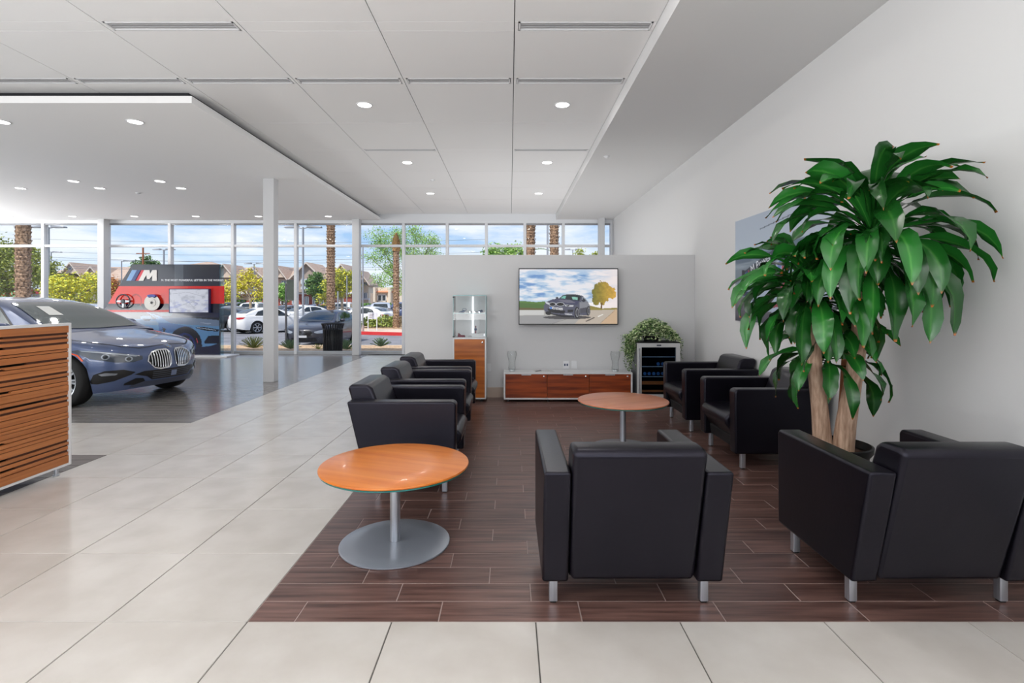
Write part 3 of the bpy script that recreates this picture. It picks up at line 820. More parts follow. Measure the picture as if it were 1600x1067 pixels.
for k in range(3): vine(0.365+0.01*k, -0.05-0.03*k, rv.uniform(0.2, 0.33), 12, 0.015)
tag(mb.build('leaves', LEAFI, ivy, fix=False), kind='stuff')
tag(st.build('stems', mat('ivy_stem', srgb(90, 100, 50), 0.6), ivy, fix=False), kind='stuff')
# ================================================================== FLAT PRINTS (poster, screen, display graphic)
class Canvas:
    """small painter; draws in any 2-D coordinate frame, result goes to a colour attribute on a fine grid"""
    def __init__(s, w, h, x0, y0, x1, y1, base=(255, 255, 255)):
        s.w, s.h = w, h; s.b = (x0, y0, x1, y1)
        s.a = np.ones((h, w, 3))*np.array(base, float)
        u = np.linspace(x0, x1, w); v = np.linspace(y0, y1, h)
        s.X, s.Y = np.meshgrid(u, v)
    def _mix(s, m, c, al=1.0):
        m = (m*al)[..., None]; s.a = s.a*(1-m)+np.array(c, float)*m
    def poly(s, pts, c, al=1.0, soft=0.0):
        inside = np.zeros(s.X.shape, bool); n = len(pts)
        for i in range(n):
            (x1, y1), (x2, y2) = pts[i], pts[(i+1) % n]
            if y1 == y2: continue
            cnd = ((s.Y >= min(y1, y2)) & (s.Y < max(y1, y2)))
            xi = x1+(s.Y-y1)*(x2-x1)/(y2-y1)
            inside ^= cnd & (s.X < xi)
        s._mix(inside.astype(float), c, al)
    def ell(s, cx, cy, rx, ry, c, al=1.0, ring=None, soft=0.0):
        d = np.sqrt(((s.X-cx)/rx)**2+((s.Y-cy)/ry)**2)
        m = (d < 1).astype(float) if not soft else np.clip((1-d)/soft, 0, 1)
        if ring: m *= (d > ring)
        s._mix(m, c, al)
    def grad(s, ya, ca, yb, cb, x0=-1e9, x1=1e9):
        t = np.clip((s.Y-ya)/(yb-ya), 0, 1)[..., None]
        col_ = np.array(ca, float)*(1-t)+np.array(cb, float)*t
        m = ((s.Y >= min(ya, yb)) & (s.Y <= max(ya, yb)) & (s.X >= x0) & (s.X <= x1))[..., None]
        s.a = np.where(m, col_, s.a)
    def noise(s, sx, sy, seed, octs=4):
        r = np.random.default_rng(seed); out = np.zeros(s.X.shape); amp = 1; tot = 0
        for o in range(octs):
            gx, gy = max(2, int(sx*2**o)), max(2, int(sy*2**o)); g_ = r.random((gy+1, gx+1))
            u = (s.X-s.b[0])/(s.b[2]-s.b[0])*(gx-1e-6); v = (s.Y-s.b[1])/(s.b[3]-s.b[1])*(gy-1e-6)
            i, j = u.astype(int), v.astype(int); fu, fv = u-i, v-j; fu = fu*fu*(3-2*fu); fv = fv*fv*(3-2*fv)
            out += amp*((g_[j, i]*(1-fu)+g_[j, i+1]*fu)*(1-fv)+(g_[j+1, i]*(1-fu)+g_[j+1, i+1]*fu)*fv); tot += amp; amp *= .5
        return out/tot
    def line(s, x1, y1, x2, y2, wd, c, al=1.0):
        dx, dy = x2-x1, y2-y1; L2 = dx*dx+dy*dy
        t = np.clip(((s.X-x1)*dx+(s.Y-y1)*dy)/L2, 0, 1)
        d = np.hypot(s.X-x1-t*dx, s.Y-y1-t*dy); s._mix((d < wd/2).astype(float), c, al)
    def to_mesh(s, name, m, P):
        """P(u, v) gives the 3-D point for u, v in 0..1 (v down); P may also be masked to a polygon by the caller"""
        w, h = s.w, s.h
        vs = [P(i/(w-1), j/(h-1)) for j in range(h) for i in range(w)]
        fs = [(j*w+i, (j+1)*w+i, (j+1)*w+i+1, j*w+i+1) for j in range(h-1) for i in range(w-1)]
        me = bpy.data.meshes.new(name); me.from_pydata(vs, [], fs); me.materials.append(m)
        c = np.clip(s.a/255.0, 0, 1); c = np.where(c <= 0.04045, c/12.92, ((c+0.055)/1.055)**2.4)
        at = me.color_attributes.new('ink', 'FLOAT_COLOR', 'POINT')
        at.data.foreach_set('color', np.concatenate([c.reshape(-1, 3), np.ones((w*h, 1))], 1).astype(np.float32).ravel())
        me.update(); return me

# --- television picture
c = Canvas(256, 146, 103, 92, 1455, 855)
c.grad(92, (170, 200, 232), 560, (190, 215, 236))
nzv = c.noise(5, 9, 4, 5); nz2 = c.noise(9, 22, 5, 4)
m = np.clip((nzv*0.5+nz2*0.5-0.47)*7, 0, 1)
c._mix(m*(c.Y < 560), (240, 240, 246))
m = np.clip((0.52-nzv*.7-nz2*.3)*8, 0, 1)*(c.Y < 500)*(c.Y > 170); c._mix(m, (88, 136, 200), 0.8)
c._mix(np.clip((c.X-1000)/400, 0, 1)*(c.Y < 660), (252, 240, 238), 0.9)
c._mix(np.clip((150-c.Y)/80, 0, 1), (246, 240, 244), 0.5)
c.grad(640, (186, 184, 178), 860, (168, 166, 164))
c.poly([(95, 535), (220, 540), (330, 552), (460, 540), (470, 650), (95, 640)], (82, 122, 44))
c.poly([(95, 560), (300, 575), (465, 590), (465, 650), (95, 640)], (66, 100, 38), 0.6)
c.poly([(95, 628), (460, 640), (460, 664), (95, 664)], (96, 84, 40))
c.poly([(1075, 600), (1160, 620), (1250, 640), (1455, 630), (1455, 665), (1080, 665)], (150, 138, 66))
c.poly([(95, 664), (440, 664), (440, 730), (95, 735)], (206, 206, 204))
c.poly([(1060, 665), (1455, 655), (1455, 860), (1210, 860), (860, 860)], (196, 184, 170))
c.poly([(1420, 655), (1455, 655), (1455, 860), (1215, 860)], (214, 180, 144), 0.8)
c.poly([(95, 740), (440, 735), (700, 790), (560, 860), (95, 860)], (148, 148, 150), 0.7)
c.poly([(1180, 750), (1250, 720), (1266, 724), (1195, 760)], (245, 242, 236))
c.poly([(1010, 820), (1130, 762), (1150, 768), (1030, 826)], (80, 70, 66))
c.line(560, 850, 780, 780, 5, (120, 118, 118)); c.line(1220, 845, 1420, 670, 5, (150, 130, 110))
nzl = c.noise(40, 28, 9, 3)
for (ex, ey, rx, ry) in ((1250, 360, 110, 95), (1340, 420, 95, 90), (1180, 420, 75, 90), (1165, 530, 55, 62), (1240, 470, 110, 90), (1390, 450, 50, 60), (1250, 550, 40, 50)):
    d = ((c.X-ex)/rx)**2+((c.Y-ey)/ry)**2+(nzl-0.5)*1.2
    t = np.clip((c.X-1100)/330, 0, 1)[..., None]
    colr = np.array([120, 118, 40])*(1-t)+np.array([226, 176, 76])*t
    mk = ((d < 1)*1.0)[..., None]; c.a = c.a*(1-mk)+(colr*(0.85+0.3*nzl[..., None]))*mk
c.poly([(1228, 560), (1250, 560), (1246, 640), (1226, 640)], (110, 80, 40))
# the grey saloon in the picture
c.ell(760, 765, 330, 26, (50, 48, 52), 0.8)
c.poly([(440, 600), (470, 548), (560, 512), (650, 500), (700, 455), (760, 442), (880, 444), (975, 462), (1010, 500), (1050, 550), (1078, 610), (1075, 680), (1050, 740), (930, 730), (880, 770), (700, 760), (470, 700), (440, 660)], (84, 86, 104))
c.poly([(560, 512), (650, 502), (930, 535), (900, 590), (740, 575), (500, 548)], (66, 68, 96))
c.poly([(620, 520), (800, 520), (880, 560), (760, 565)], (128, 126, 138), 0.7)
c.poly([(652, 500), (712, 456), (770, 446), (900, 452), (955, 470), (930, 536)], (28, 40, 46))
c.poly([(672, 496), (716, 462), (748, 462), (735, 505)], (120, 190, 176)); c.poly([(825, 480), (905, 482), (905, 520), (840, 515)], (140, 200, 184))
c.poly([(975, 470), (1008, 500), (1040, 548), (960, 545)], (150, 160, 170)); c.poly([(985, 490), (1004, 512), (1018, 540), (970, 538)], (40, 48, 56))
c.ell(990, 530, 30, 16, (40, 42, 58)); c.ell(622, 493, 20, 13, (40, 42, 58))
c.poly([(930, 550), (1050, 552), (1072, 610), (1050, 690), (935, 705)], (136, 138, 146)); c.poly([(940, 640), (1060, 620), (1050, 690), (940, 706)], (78, 78, 88))
for cx_, rx_ in ((560, 48), (668, 58)):
    c.ell(cx_, 582, rx_, 28, (206, 208, 216)); c.ell(cx_, 582, rx_-7, 23, (16, 16, 20))
c.poly([(462, 545), (515, 562), (520, 592), (470, 572)], (206, 210, 216)); c.poly([(730, 588), (860, 598), (838, 618), (738, 610)], (210, 212, 216)); c.poly([(745, 594), (800, 598), (790, 610), (748, 606)], (30, 30, 36))
c.poly([(520, 618), (700, 634), (698, 664), (520, 646)], (222, 222, 226)); c.poly([(525, 620), (552, 622), (550, 648), (525, 645)], (40, 120, 220))
for k in range(7): c.poly([(565+k*18, 630+k*1.5), (575+k*18, 631+k*1.5), (575+k*18, 648+k*1.5), (565+k*18, 647+k*1.5)], (90, 92, 100))
c.poly([(490, 640), (740, 672), (720, 712), (560, 700), (500, 670)], (22, 22, 28)); c.poly([(770, 660), (850, 655), (840, 690), (765, 695)], (26, 26, 32))
c.poly([(450, 690), (600, 720), (860, 748), (860, 766), (700, 760), (470, 706)], (30, 30, 36)); c.poly([(720, 708), (830, 716), (835, 732), (740, 728)], (190, 190, 196))
for cx_, cy_, rx_, ry_ in ((898, 700, 36, 80), (1055, 675, 26, 66), (505, 705, 42, 26)):
    c.ell(cx_, cy_, rx_, ry_, (22, 22, 26))
    if rx_ < 40: c.ell(cx_+4, cy_, rx_*.62, ry_*.78, (150, 150, 156)); c.ell(cx_+4, cy_, rx_*.45, ry_*.6, (70, 70, 78))
tvo, sw, sh = TVINFO
put('screen', c.to_mesh('screen', print_mat('screen_picture', emission=0.85, rough=0.4), lambda u, v: (-sw+2*sw*u, -0.004, sh-2*sh*v)), tvo)

# --- racing car picture on the right wall
def wallYZ(px, py):
    Y = (XR-0.03)*FPX/(px-797); return Y, EYE-(py-470)*Y/FPX
pY0, pz1, pY1, pz0 = 6.10, 2.265, 4.255, 1.135
c = Canvas(230, 142, pY0, pz1, pY1, pz0, (196, 198, 200))
def W(pts): return [wallYZ(x, y) for x, y in pts]
c.grad(2.265, (206, 208, 212), 1.9, (222, 223, 225))
c.poly([(pY0, 1.91), (pY1, 1.93), (pY1, 1.55), (pY0, 1.55)], (150, 158, 162)); c.poly([(pY0, 1.90), (pY1, 1.92), (pY1, 1.80), (pY0, 1.78)], (108, 122, 134))
nzp = c.noise(3, 40, 2, 3); c._mix(np.clip((nzp-.5)*5, 0, 1)*(c.Y < 1.9), (210, 214, 216), 0.5)
c.poly([(pY0, 1.52), (pY1, 1.50), (pY1, 1.38), (pY0, 1.42)], (22, 48, 84)); c.poly([(pY0, 1.475), (pY1, 1.46), (pY1, 1.45), (pY0, 1.465)], (200, 206, 214))
c.grad(1.40, (150, 138, 134), 1.13, (86, 78, 90))
c.line(5.5, 2.10, 4.7, 2.17, 0.010, (90, 96, 110)); c.poly([(5.0, 2.10), (4.6, 2.20), (4.5, 2.10)], (70, 76, 96))
c.poly([(5.75, 1.30), (5.70, 1.46), (5.35, 1.56), (5.25, 1.72), (4.9, 1.80), (4.6, 1.68), (4.35, 1.50), (4.3, 1.28), (5.0, 1.22)], (214, 218, 226))
c.ell(4.95, 1.66, .19, .15, (112, 136, 196)); c.ell(4.95, 1.66, .13, .10, (200, 206, 220)); c.poly([(5.18, 1.50), (4.98, 1.52), (4.95, 1.42), (5.12, 1.40)], (206, 50, 74)); c.poly([(5.06, 1.74), (5.02, 1.74), (5.0, 1.52), (5.06, 1.5)], (206, 50, 74))
c.poly([(5.72, 1.24), (5.66, 1.38), (5.5, 1.34), (5.5, 1.22)], (20, 30, 80)); c.poly([(4.75, 1.2), (4.75, 1.38), (4.5, 1.38), (4.5, 1.2)], (24, 24, 40)); c.poly([(5.4, 1.33), (4.6, 1.36), (4.6, 1.31), (5.4, 1.29)], (170, 60, 76))
c.poly([(5.93, 1.67), (5.93, 1.56), (5.05, 1.80), (5.05, 1.91)], (38, 50, 66)); c.poly([(5.93, 1.70), (5.86, 1.70), (5.86, 1.53), (5.93, 1.53)], (20, 30, 44))
c.poly([(5.10, 1.93), (4.98, 1.93), (4.98, 1.74), (5.10, 1.74)], (36, 46, 60))
c.poly([(5.64, 1.62), (5.60, 1.62), (5.52, 1.42), (5.60, 1.42)], (44, 56, 70)); c.poly([(5.22, 1.74), (5.18, 1.74), (5.12, 1.56), (5.2, 1.56)], (44, 56, 70))
for k, cc in enumerate(((90, 160, 220), (30, 60, 140), (216, 50, 60))): c.poly([(5.84-.035*k, 1.668+.009*k), (5.815-.035*k, 1.675+.009*k), (5.84-.035*k, 1.60+.009*k), (5.865-.035*k, 1.595+.009*k)], cc)
c.a = c.a*np.array([0.80, 0.85, 0.91])
wp = thing('wall_picture', 'frameless racing car picture on the right wall behind the potted plant', 'picture', (XR, 5.18, 1.70))
MB().box(-0.028, -0.002, pY1-5.18, pY0-5.18, pz0-1.70, pz1-1.70).build('panel_block', mat('acrylic_edge', srgb(190, 196, 206), 0.2), wp)
put('picture_face', c.to_mesh('picture_face', print_mat('race_print', rough=0.35, coat=0.0), lambda u, v: (-0.0295, pY0+(pY1-pY0)*u-5.18, pz1+(pz0-pz1)*v-1.70)), wp)
# lettering on the car's wing
LET = mat('letter_white', srgb(226, 230, 236), 0.4)
tm = Matrix(((0, 0, -1, -0.0305), (-1, 0, 0, 0), (0, 1, 0, 0), (0, 0, 0, 1)))
tm = Matrix.Translation((0, 5.70-5.18, 1.648-1.70)) @ tm @ Matrix.Rotation(R(15.5), 4, 'Z')
text_obj('M Power', 0.125, LET, wp, tm, 0.0006)

# --- M display wall
DY = 13.10
def dp(cx, cy):        # crop coordinates of the study image -> local x,z on the display plane
    px, py = 160+cx/6.67, 400+cy/6.67
    return ((px-797)*DY/FPX, EYE-(py-470)*DY/FPX)
dx0, dz1 = dp(-210, 88); dx1, dz0 = dp(1226, 1030)
ds = thing('display_wall', 'dark glossy parallelogram display wall with red band, showing a blue car', 'display', (-8.2, DY, 0))
c = Canvas(310, 203, -210, 88, 1226, 1030, (22, 30, 46))
c.grad(88, (38, 42, 52), 310, (30, 34, 52)); c.grad(495, (18, 18, 40), 620, (16, 20, 56))
c.poly([(760, 92), (850, 92), (850, 310), (760, 310)], (74, 80, 90))  # reflection of a column, painted into the panel colour
c.poly([(-400, 313), (1226, 313), (1226, 496), (-400, 496)], (222, 48, 34)); c.poly([(900, 313), (1226, 313), (1226, 496), (900, 496)], (214, 22, 18))
c.ell(360, 470, 62, 76, (170, 36, 30), ring=0.8)  # darker ring: the steering wheel's reflection painted on the red band
c.poly([(-120, 588), (1226, 588), (1226, 640), (-120, 640)], (14, 24, 60))
c.poly([(60, 600), (300, 600), (330, 620), (60, 640)], (70, 96, 120)); c.poly([(290, 500), (420, 520), (440, 580), (290, 570)], (60, 76, 84))
# flat blue sports coupe drawn on the panel, nose to the right
c.poly([(-250, 640), (100, 650), (560, 660), (590, 640), (470, 586), (500, 584), (640, 640), (900, 640), (1226, 668), (1226, 905), (1120, 940), (1010, 960), (-250, 960)], (84, 128, 172))
c.poly([(-250, 655), (560, 672), (590, 700), (590, 720), (-250, 700)], (104, 132, 160))
c.poly([(620, 640), (900, 640), (1226, 668), (1226, 730), (960, 720), (720, 700)], (98, 116, 142)); c.poly([(590, 690), (720, 700), (960, 740), (700, 800), (640, 860), (600, 800)], (60, 98, 150))
c.poly([(100, 585), (470, 590), (570, 660), (130, 640)], (12, 20, 44)); c.poly([(480, 588), (760, 592), (1090, 640), (640, 636)], (22, 40, 66)); c.poly([(560, 592), (740, 596), (720, 628), (620, 626)], (50, 90, 110))
c.line(465, 583, 592, 660, 9, (110, 140, 170)); c.poly([(402, 632), (440, 620), (515, 626), (528, 660), (470, 672), (408, 660)], (96, 130, 158)); c.poly([(420, 650), (520, 656), (500, 676), (440, 670)], (16, 30, 60))
c.ell(870, 930, 175, 195, (10, 16, 36)); c.ell(865, 950, 118, 150, (20, 36, 90)); c.ell(865, 950, 98, 128, (8, 14, 34))
for k in range(7):
    a = k*2*PI/7; c.line(865, 950, 865+98*math.cos(a), 950+128*math.sin(a), 9, (26, 48, 110))
c.poly([(0, 900), (720, 900), (740, 1040), (-100, 1040)], (14, 24, 60)); c.poly([(1000, 950), (1226, 925), (1226, 1040), (990, 1040)], (12, 18, 52))
c.poly([(-250, 960), (1226, 970), (1226, 1040), (-250, 1040)], (10, 14, 50))
c.poly([(975, 742), (1060, 738), (1226, 765), (1215, 785), (1100, 780), (990, 755)], (16, 24, 44)); c.line(1000, 745, 1190, 772, 5, (160, 176, 200))
c.poly([(1110, 830), (1226, 828), (1226, 910), (1075, 912), (1070, 890)], (10, 16, 40)); c.poly([(628, 740), (672, 760), (650, 805), (640, 772), (605, 775), (640, 762)], (14, 20, 40)); c.line(990, 860, 1000, 905, 6, (190, 50, 60))
c.poly([(1010, 690), (1150, 700), (1110, 712)], (150, 166, 190), .6)
# the panel outline leans: right edge vertical, left edge slanted
sl = lambda cy: 320-(cy-88)*(320-(-185))/(1030-88)*1.15
def DP(u, v):
    cy = 88+(1030-88)*v; L_ = max(sl(cy), -210); cx = L_+(1226-L_)*u
    x_, z_ = dp(cx, cy); return (x_+8.2, -0.031, z_)
# repaint in sheared coordinates: sample the canvas at the sheared position
j_ = np.linspace(0, 1, c.h)[:, None]; cyv = 88+942*j_; Lv = np.maximum(320-(cyv-88)*505/942*1.15, -210)
cxv = Lv+(1226-Lv)*np.linspace(0, 1, c.w)[None, :]
ii = np.clip(((cxv+210)/1436*(c.w-1)).round().astype(int), 0, c.w-1); c.a = c.a[np.arange(c.h)[:, None], ii]
me = c.to_mesh('picture_face', print_mat('display_graphic', rough=0.12, coat=0.25), DP)
put('picture_face', me, ds)
outl = [dp(sl(88), 88), dp(1226, 88), dp(1226, 1030), dp(-210, 1030), dp(-210, 88+530/0.6165)]
MB().prism([(p[0]+8.2, p[1]) for p in outl], 'y', -0.03, 0.03).build('panel', mat('display_edge', srgb(30, 38, 60), 0.2), ds)
xr0 = dp(1226, 0)[0]+8.2
MB().box(xr0+0.002, xr0+0.075, -0.03, 0.03, 0.03, dp(0, 92)[1]).build('glass_fin', glass_mat('fin_glass', (0.72, 0.84, 0.88, 1), 1.0), ds)
za, zb_ = dp(0, 496)[1], dp(0, 314)[1]
MB().box(xr0-0.02, xr0+0.125, -0.05, -0.034, za, zb_).build('red_band_end', mat('display_red', srgb(206, 18, 16), 0.2), ds)
a_, b_ = dp(55, 570), dp(725, 570)
MB().box(a_[0]+8.2, b_[0]+8.2, -0.07, -0.032, a_[1]-0.03, a_[1]+0.02).build('red_shelf', mat('display_red', (1,1,1,1)), ds)
MB().box(-2.2, xr0+0.35, -0.35, 0.25, 0.0, 0.035).build('plinth', WLAM, ds, bevel=0.004)
# logo: three slanted stripes and an M
def stripe(ax, bx, col_, nm):
    pts = [dp(ax+60, 147), dp(bx+60, 147), dp(bx, 258), dp(ax, 258)]
    MB().prism([(p[0]+8.2, p[1]) for p in pts], 'y', -0.045, -0.032).build(nm, mat(nm+'_enamel', col_, 0.3), ds)
stripe(262, 312, srgb(120, 160, 205), 'light_blue_stripe'); stripe(312, 360, srgb(30, 60, 120), 'dark_blue_stripe'); stripe(352, 392, srgb(205, 40, 60), 'red_stripe')
mp_ = [(392, 258), (450, 147), (505, 147), (512, 185), (535, 147), (580, 147), (580, 258), (533, 258), (533, 205), (505, 240), (480, 240), (470, 200), (440, 258)]
MB().prism([(dp(*p)[0]+8.2, dp(*p)[1]) for p in mp_], 'y', -0.05, -0.032).build('letter_m', mat('satin_chrome', srgb(168, 164, 160), 0.3, metal=0.6), ds)
x_, z_ = dp(622, 262)
text_obj('M. THE MOST POWERFUL LETTER IN THE WORLD.', 0.068, LET, ds, Matrix.Translation((x_+8.2, -0.033, z_)) @ Matrix.Rotation(PI/2, 4, 'X'), 0.001, bold=0.0015)
# steering wheel, brake disc, monitor fixed on it
x_, z_ = dp(246, 472)
sw_ = thing('steering_wheel', 'black three spoke steering wheel mounted on the red display wall', 'steering wheel', (x_, DY-0.10, z_))
ring = [(0.165*math.cos(a), 0, 0.165*math.sin(a)) for a in np.linspace(0, 2*PI, 40)]
MB().tube(ring, 0.016, 10, cap=False).build('rim', mat('grey_leather', srgb(60, 62, 70), 0.4), sw_, smooth=True)
MB().lathe([(0.055, 0.02), (0.055, -0.01), (0.045, -0.022), (0.02, -0.025)], 24, axis='y').build('hub', mat('grey_leather', (1,1,1,1)), sw_, smooth=40)
for a in (0, 180, 270):
    MB().hexa([Vector((math.cos(R(a))*r_+math.sin(R(a))*s_, y_, math.sin(R(a))*r_-math.cos(R(a))*s_)) for y_ in (0.008, -0.008) for r_, s_ in ((0.04, -0.03), (0.04, 0.03), (0.155, 0.018), (0.155, -0.018))]).build('spoke', mat('spoke_silver', srgb(150, 154, 160), 0.3, metal=0.6), sw_)
MB().tube([(0, 0.02, 0), (0, 0.07, 0)], 0.02, 12).build('column_stub', BLACK, sw_, smooth=40)
x_, z_ = dp(548, 486)
bd = thing('brake_disc', 'silver brake disc with blue caliper mounted on the display wall', 'brake disc', (x_, DY-0.10, z_))
MB().lathe([(0.19, 0.012), (0.19, -0.012), (0.10, -0.012), (0.098, -0.02), (0.06, -0.022)], 40, axis='y').build('rotor', mat('cast_steel', srgb(186, 184, 178), 0.4, metal=0.35), bd, smooth=40)
MB().lathe([(0.032, -0.0225), (0.032, -0.024)], 20, axis='y').build('hub_hole', BLACK, bd)
for k in range(5):
    a = k*2*PI/5; MB().lathe([(0.006, -0.0225), (0.006, -0.026)], 8, (0.047*math.cos(a), 0, 0.047*math.sin(a)), 'y').build('bolt', BLACK, bd)
MB().prism([(0.20*math.cos(a)*(1.02), 0.20*math.sin(a)*1.02) for a in np.linspace(R(55), R(122), 9)]+[(0.12*math.cos(a), 0.14*math.sin(a)) for a in np.linspace(R(120), R(58), 7)], 'y', -0.045, 0.03).build('caliper', mat('caliper_blue', srgb(30, 60, 150), 0.3), bd, bevel=0.006)
MB().tube([(0, 0.012, 0), (0, 0.07, 0)], 0.03, 12).build('spindle', BLACK, bd, smooth=40)
xa, zt_ = dp(727, 342); xb, zb2 = dp(1140, 592)
mo = thing('monitor', 'white lit monitor with thin dark frame on the right of the display wall', 'monitor', ((xa+xb)/2, DY-0.12, (zt_+zb2)/2))
hx, hz = (xb-xa)/2, (zt_-zb2)/2
MB().box(-hx, hx, 0.0, 0.088, -hz, hz).build('housing', mat('monitor_blue_black', srgb(30, 40, 90), 0.3), mo, bevel=0.003)
c = Canvas(124, 76, 0, 0, 124, 76, (222, 226, 240))
nzm = c.noise(8, 6, 12, 4); c._mix(np.clip((nzm-.5)*4, 0, 1), (186, 190, 206)); nzm = c.noise(6, 9, 14, 3); c._mix(np.clip((nzm-.55)*4, 0, 1)*(c.Y > 35), (150, 160, 214), 0.8)
for (x1, y1, x2, y2) in ((10, 14, 60, 10), (60, 10, 110, 24), (64, 46, 78, 40), (78, 40, 90, 48), (90, 48, 76, 58), (76, 58, 64, 46), (20, 60, 60, 44)): c.line(x1, y1, x2, y2, 0.9, (130, 134, 156), .8)
put('screen', c.to_mesh('screen', print_mat('monitor_picture', emission=0.7, rough=0.15), lambda u, v: ((-1+2*u)*(hx-0.018), -0.003, (1-2*v)*(hz-0.018))), mo)
MB().box(-hx, hx, -0.006, 0.001, hz-0.018, hz).box(-hx, hx, -0.006, 0.001, -hz, -hz+0.018).box(-hx, -hx+0.018, -0.006, 0.001, -hz, hz).box(hx-0.018, hx, -0.006, 0.001, -hz, hz).build('bezel', mat('monitor_blue_black', (1,1,1,1)), mo)

# ================================================================== CARS
def smoothstep(a, b, x): t = np.clip((x-a)/(b-a), 0, 1); return t*t*(3-2*t)
CARP = {
 'saloon': dict(L=4.53, W=0.90, H=1.42, ax=(0.84, 3.51), wr=0.335, cowl=1.22, rear=4.02,
    deck=([0, .04, .15, .4, .8, 1.25, 2.0, 3.3, 3.9, 4.3, 4.47, 4.53], [.70, .74, .78, .835, .895, .955, .97, 1.0, 1.06, 1.07, 1.03, 0.98]),
    sh=([0, .1, .3, .8, 1.4, 2.5, 3.5, 4.2, 4.53], [.53, .60, .69, .80, .875, .90, .93, .93, .86]),
    roof=([1.1, 1.3, 1.6, 2.0, 2.35, 2.75, 3.2, 3.6, 3.95, 4.15], [.93, 1.01, 1.15, 1.315, 1.395, 1.42, 1.385, 1.28, 1.12, 1.02])),
 'suv': dict(L=4.65, W=0.94, H=1.68, ax=(0.88, 3.70), wr=0.37, cowl=1.18, rear=4.5,
    deck=([0, .04, .15, .4, .8, 1.2, 2.0, 3.3, 4.2, 4.5, 4.65], [.80, .87, .93, .99, 1.04, 1.09, 1.10, 1.13, 1.16, 1.15, 1.10]),
    sh=([0, .1, .3, .8, 1.4, 2.5, 3.5, 4.3, 4.65], [.66, .74, .84, .93, .99, 1.02, 1.05, 1.07, 1.02]),
    roof=([1.05, 1.25, 1.5, 1.9, 2.2, 2.8, 3.5, 4.1, 4.4, 4.55], [1.05, 1.15, 1.30, 1.53, 1.63, 1.68, 1.66, 1.60, 1.42, 1.20])),
}
def car_body(kind, dense=1.0):
    p = CARP[kind]; L, W = p['L'], p['W']
    nS = int(16*dense)+4
    th = np.linspace(0, PI/2, nS)
    pw = 2.3; NL = 0.74
    nose_s = NL*(1-np.cos(th)**(2/pw)); nose_w = np.sin(th)**(2/pw)
    tail_s = 0.42*(1-np.cos(th)**(2/pw))
    mid = np.arange(0.78, L-0.44, 0.055/dense)
    s = np.unique(np.round(np.concatenate([nose_s, mid, L-tail_s]), 4))
    def plan(s_):
        a = np.clip(1-s_/NL, 0, 1); wn = (1-a**pw)**(1/pw)
        b = np.clip(1-(L-s_)/0.42, 0, 1); wt = (1-b**pw)**(1/pw)
        base = smooth_interp(s_, [0, .5, .95, 1.6, 2.6, 3.5, 4.1, L], [.88*W, .95*W, .985*W, .975*W, .985*W, W, .975*W, .90*W])
        return base*wn*wt
    deck = lambda q: smooth_interp(q, *p['deck']); shf = lambda q: smooth_interp(q, *p['sh'])
    wr = p['wr']
    def low(q):
        z = smooth_interp(q, [0, .25, .6, 1.3, 3.0, L-.4, L], [.22, .19, .17, .17, .17, .22, .30])
        for a_ in p['ax']:
            ra = wr+0.045; dd = np.abs(q-a_); arch = wr+np.sqrt(np.clip(ra**2-dd**2, 0, None))
            z = np.where(dd < ra, np.maximum(z, arch), z)
        return z
    m1, m2 = int(10*dense)+2, int(8*dense)+3
    ws, zt, zs, zl = plan(s), deck(s), shf(s), low(s)
    def prof(z): return 1-0.055*((z-0.55)/0.35)**2
    rows = []
    for r in np.linspace(0, 1, m1):
        z = zl+(zs-zl)*r
        y = ws*np.clip(prof(z), .8, 1)
        # a character crease along the flank
        y = y-0.012*np.exp(-((z-(zs-0.10))/0.035)**2)*smoothstep(.7, 1.2, s)*smoothstep(L-.2, L-.8, s)
        rows.append((y, z))
    y1 = rows[-1][0]
    for f in np.linspace(0, PI/2, m2)[1:]:
        y = y1*np.cos(f)**0.75; z = zs+(zt-zs)*np.sin(f)**0.75
        rows.append((y, z))
    vs = []; fs = []
    fade_n = np.exp(-s/0.35); fade_t = np.exp(-(L-s)/0.3)
    for (y, z) in rows:
        kx = 0.95*(z-0.47)**2*fade_n-0.8*(z-0.62)**2*fade_t
        for sg in (-1,):
            pass
        vs.append(np.stack([L/2-s-kx, y, z], 1))
    V = np.array(vs)                       # rows x stations x 3
    nr, ns = V.shape[:2]
    verts = V.reshape(-1, 3).tolist(); nleft = len(verts)
    M = V.copy(); M[..., 1] *= -1
    verts += M.reshape(-1, 3).tolist()
    for i in range(nr-1):
        for j in range(ns-1):
            a, b, c_, d = i*ns+j, i*ns+j+1, (i+1)*ns+j+1, (i+1)*ns+j
            fs.append((a, d, c_, b)); fs.append((nleft+a, nleft+b, nleft+c_, nleft+d))
    # cabin
    base_v = len(verts)
    cs = np.arange(p['cowl']-0.1, p['rear']+0.16, 0.05/dense)
    zr = smooth_interp(cs, *p['roof'])
    hb = shf(cs)-0.03
    wb_ = 0.955*plan(cs)*np.clip(prof(hb), .8, 1)
    tp = smooth_interp(cs, [p['cowl']-.1, p['cowl']+.35, p['cowl']+1.0, p['rear']-0.9, p['rear']-.3, p['rear']+.16], [.80, .74, .635, .66, .72, .80])*W/0.90
    m3 = int(12*dense)+4
    CV = []
    for f in np.linspace(0, 1, m3):
        if f <= 0.55:
            r = f/0.55; hgt = 0.80*r
            y = wb_+(tp-wb_)*(r**1.1); z = hb+(zr-hb)*hgt
        else:
            r = (f-0.55)/0.45*PI/2
            y = tp*np.cos(r)**0.8; z = hb+(zr-hb)*(0.80+0.20*np.sin(r)**0.7)
        CV.append(np.stack([L/2-cs, y, z], 1))
    CV = np.array(CV); nr, ns = CV.shape[:2]
    verts += CV.reshape(-1, 3).tolist(); half = nr*ns
    M = CV.copy(); M[..., 1] *= -1; verts += M.reshape(-1, 3).tolist()
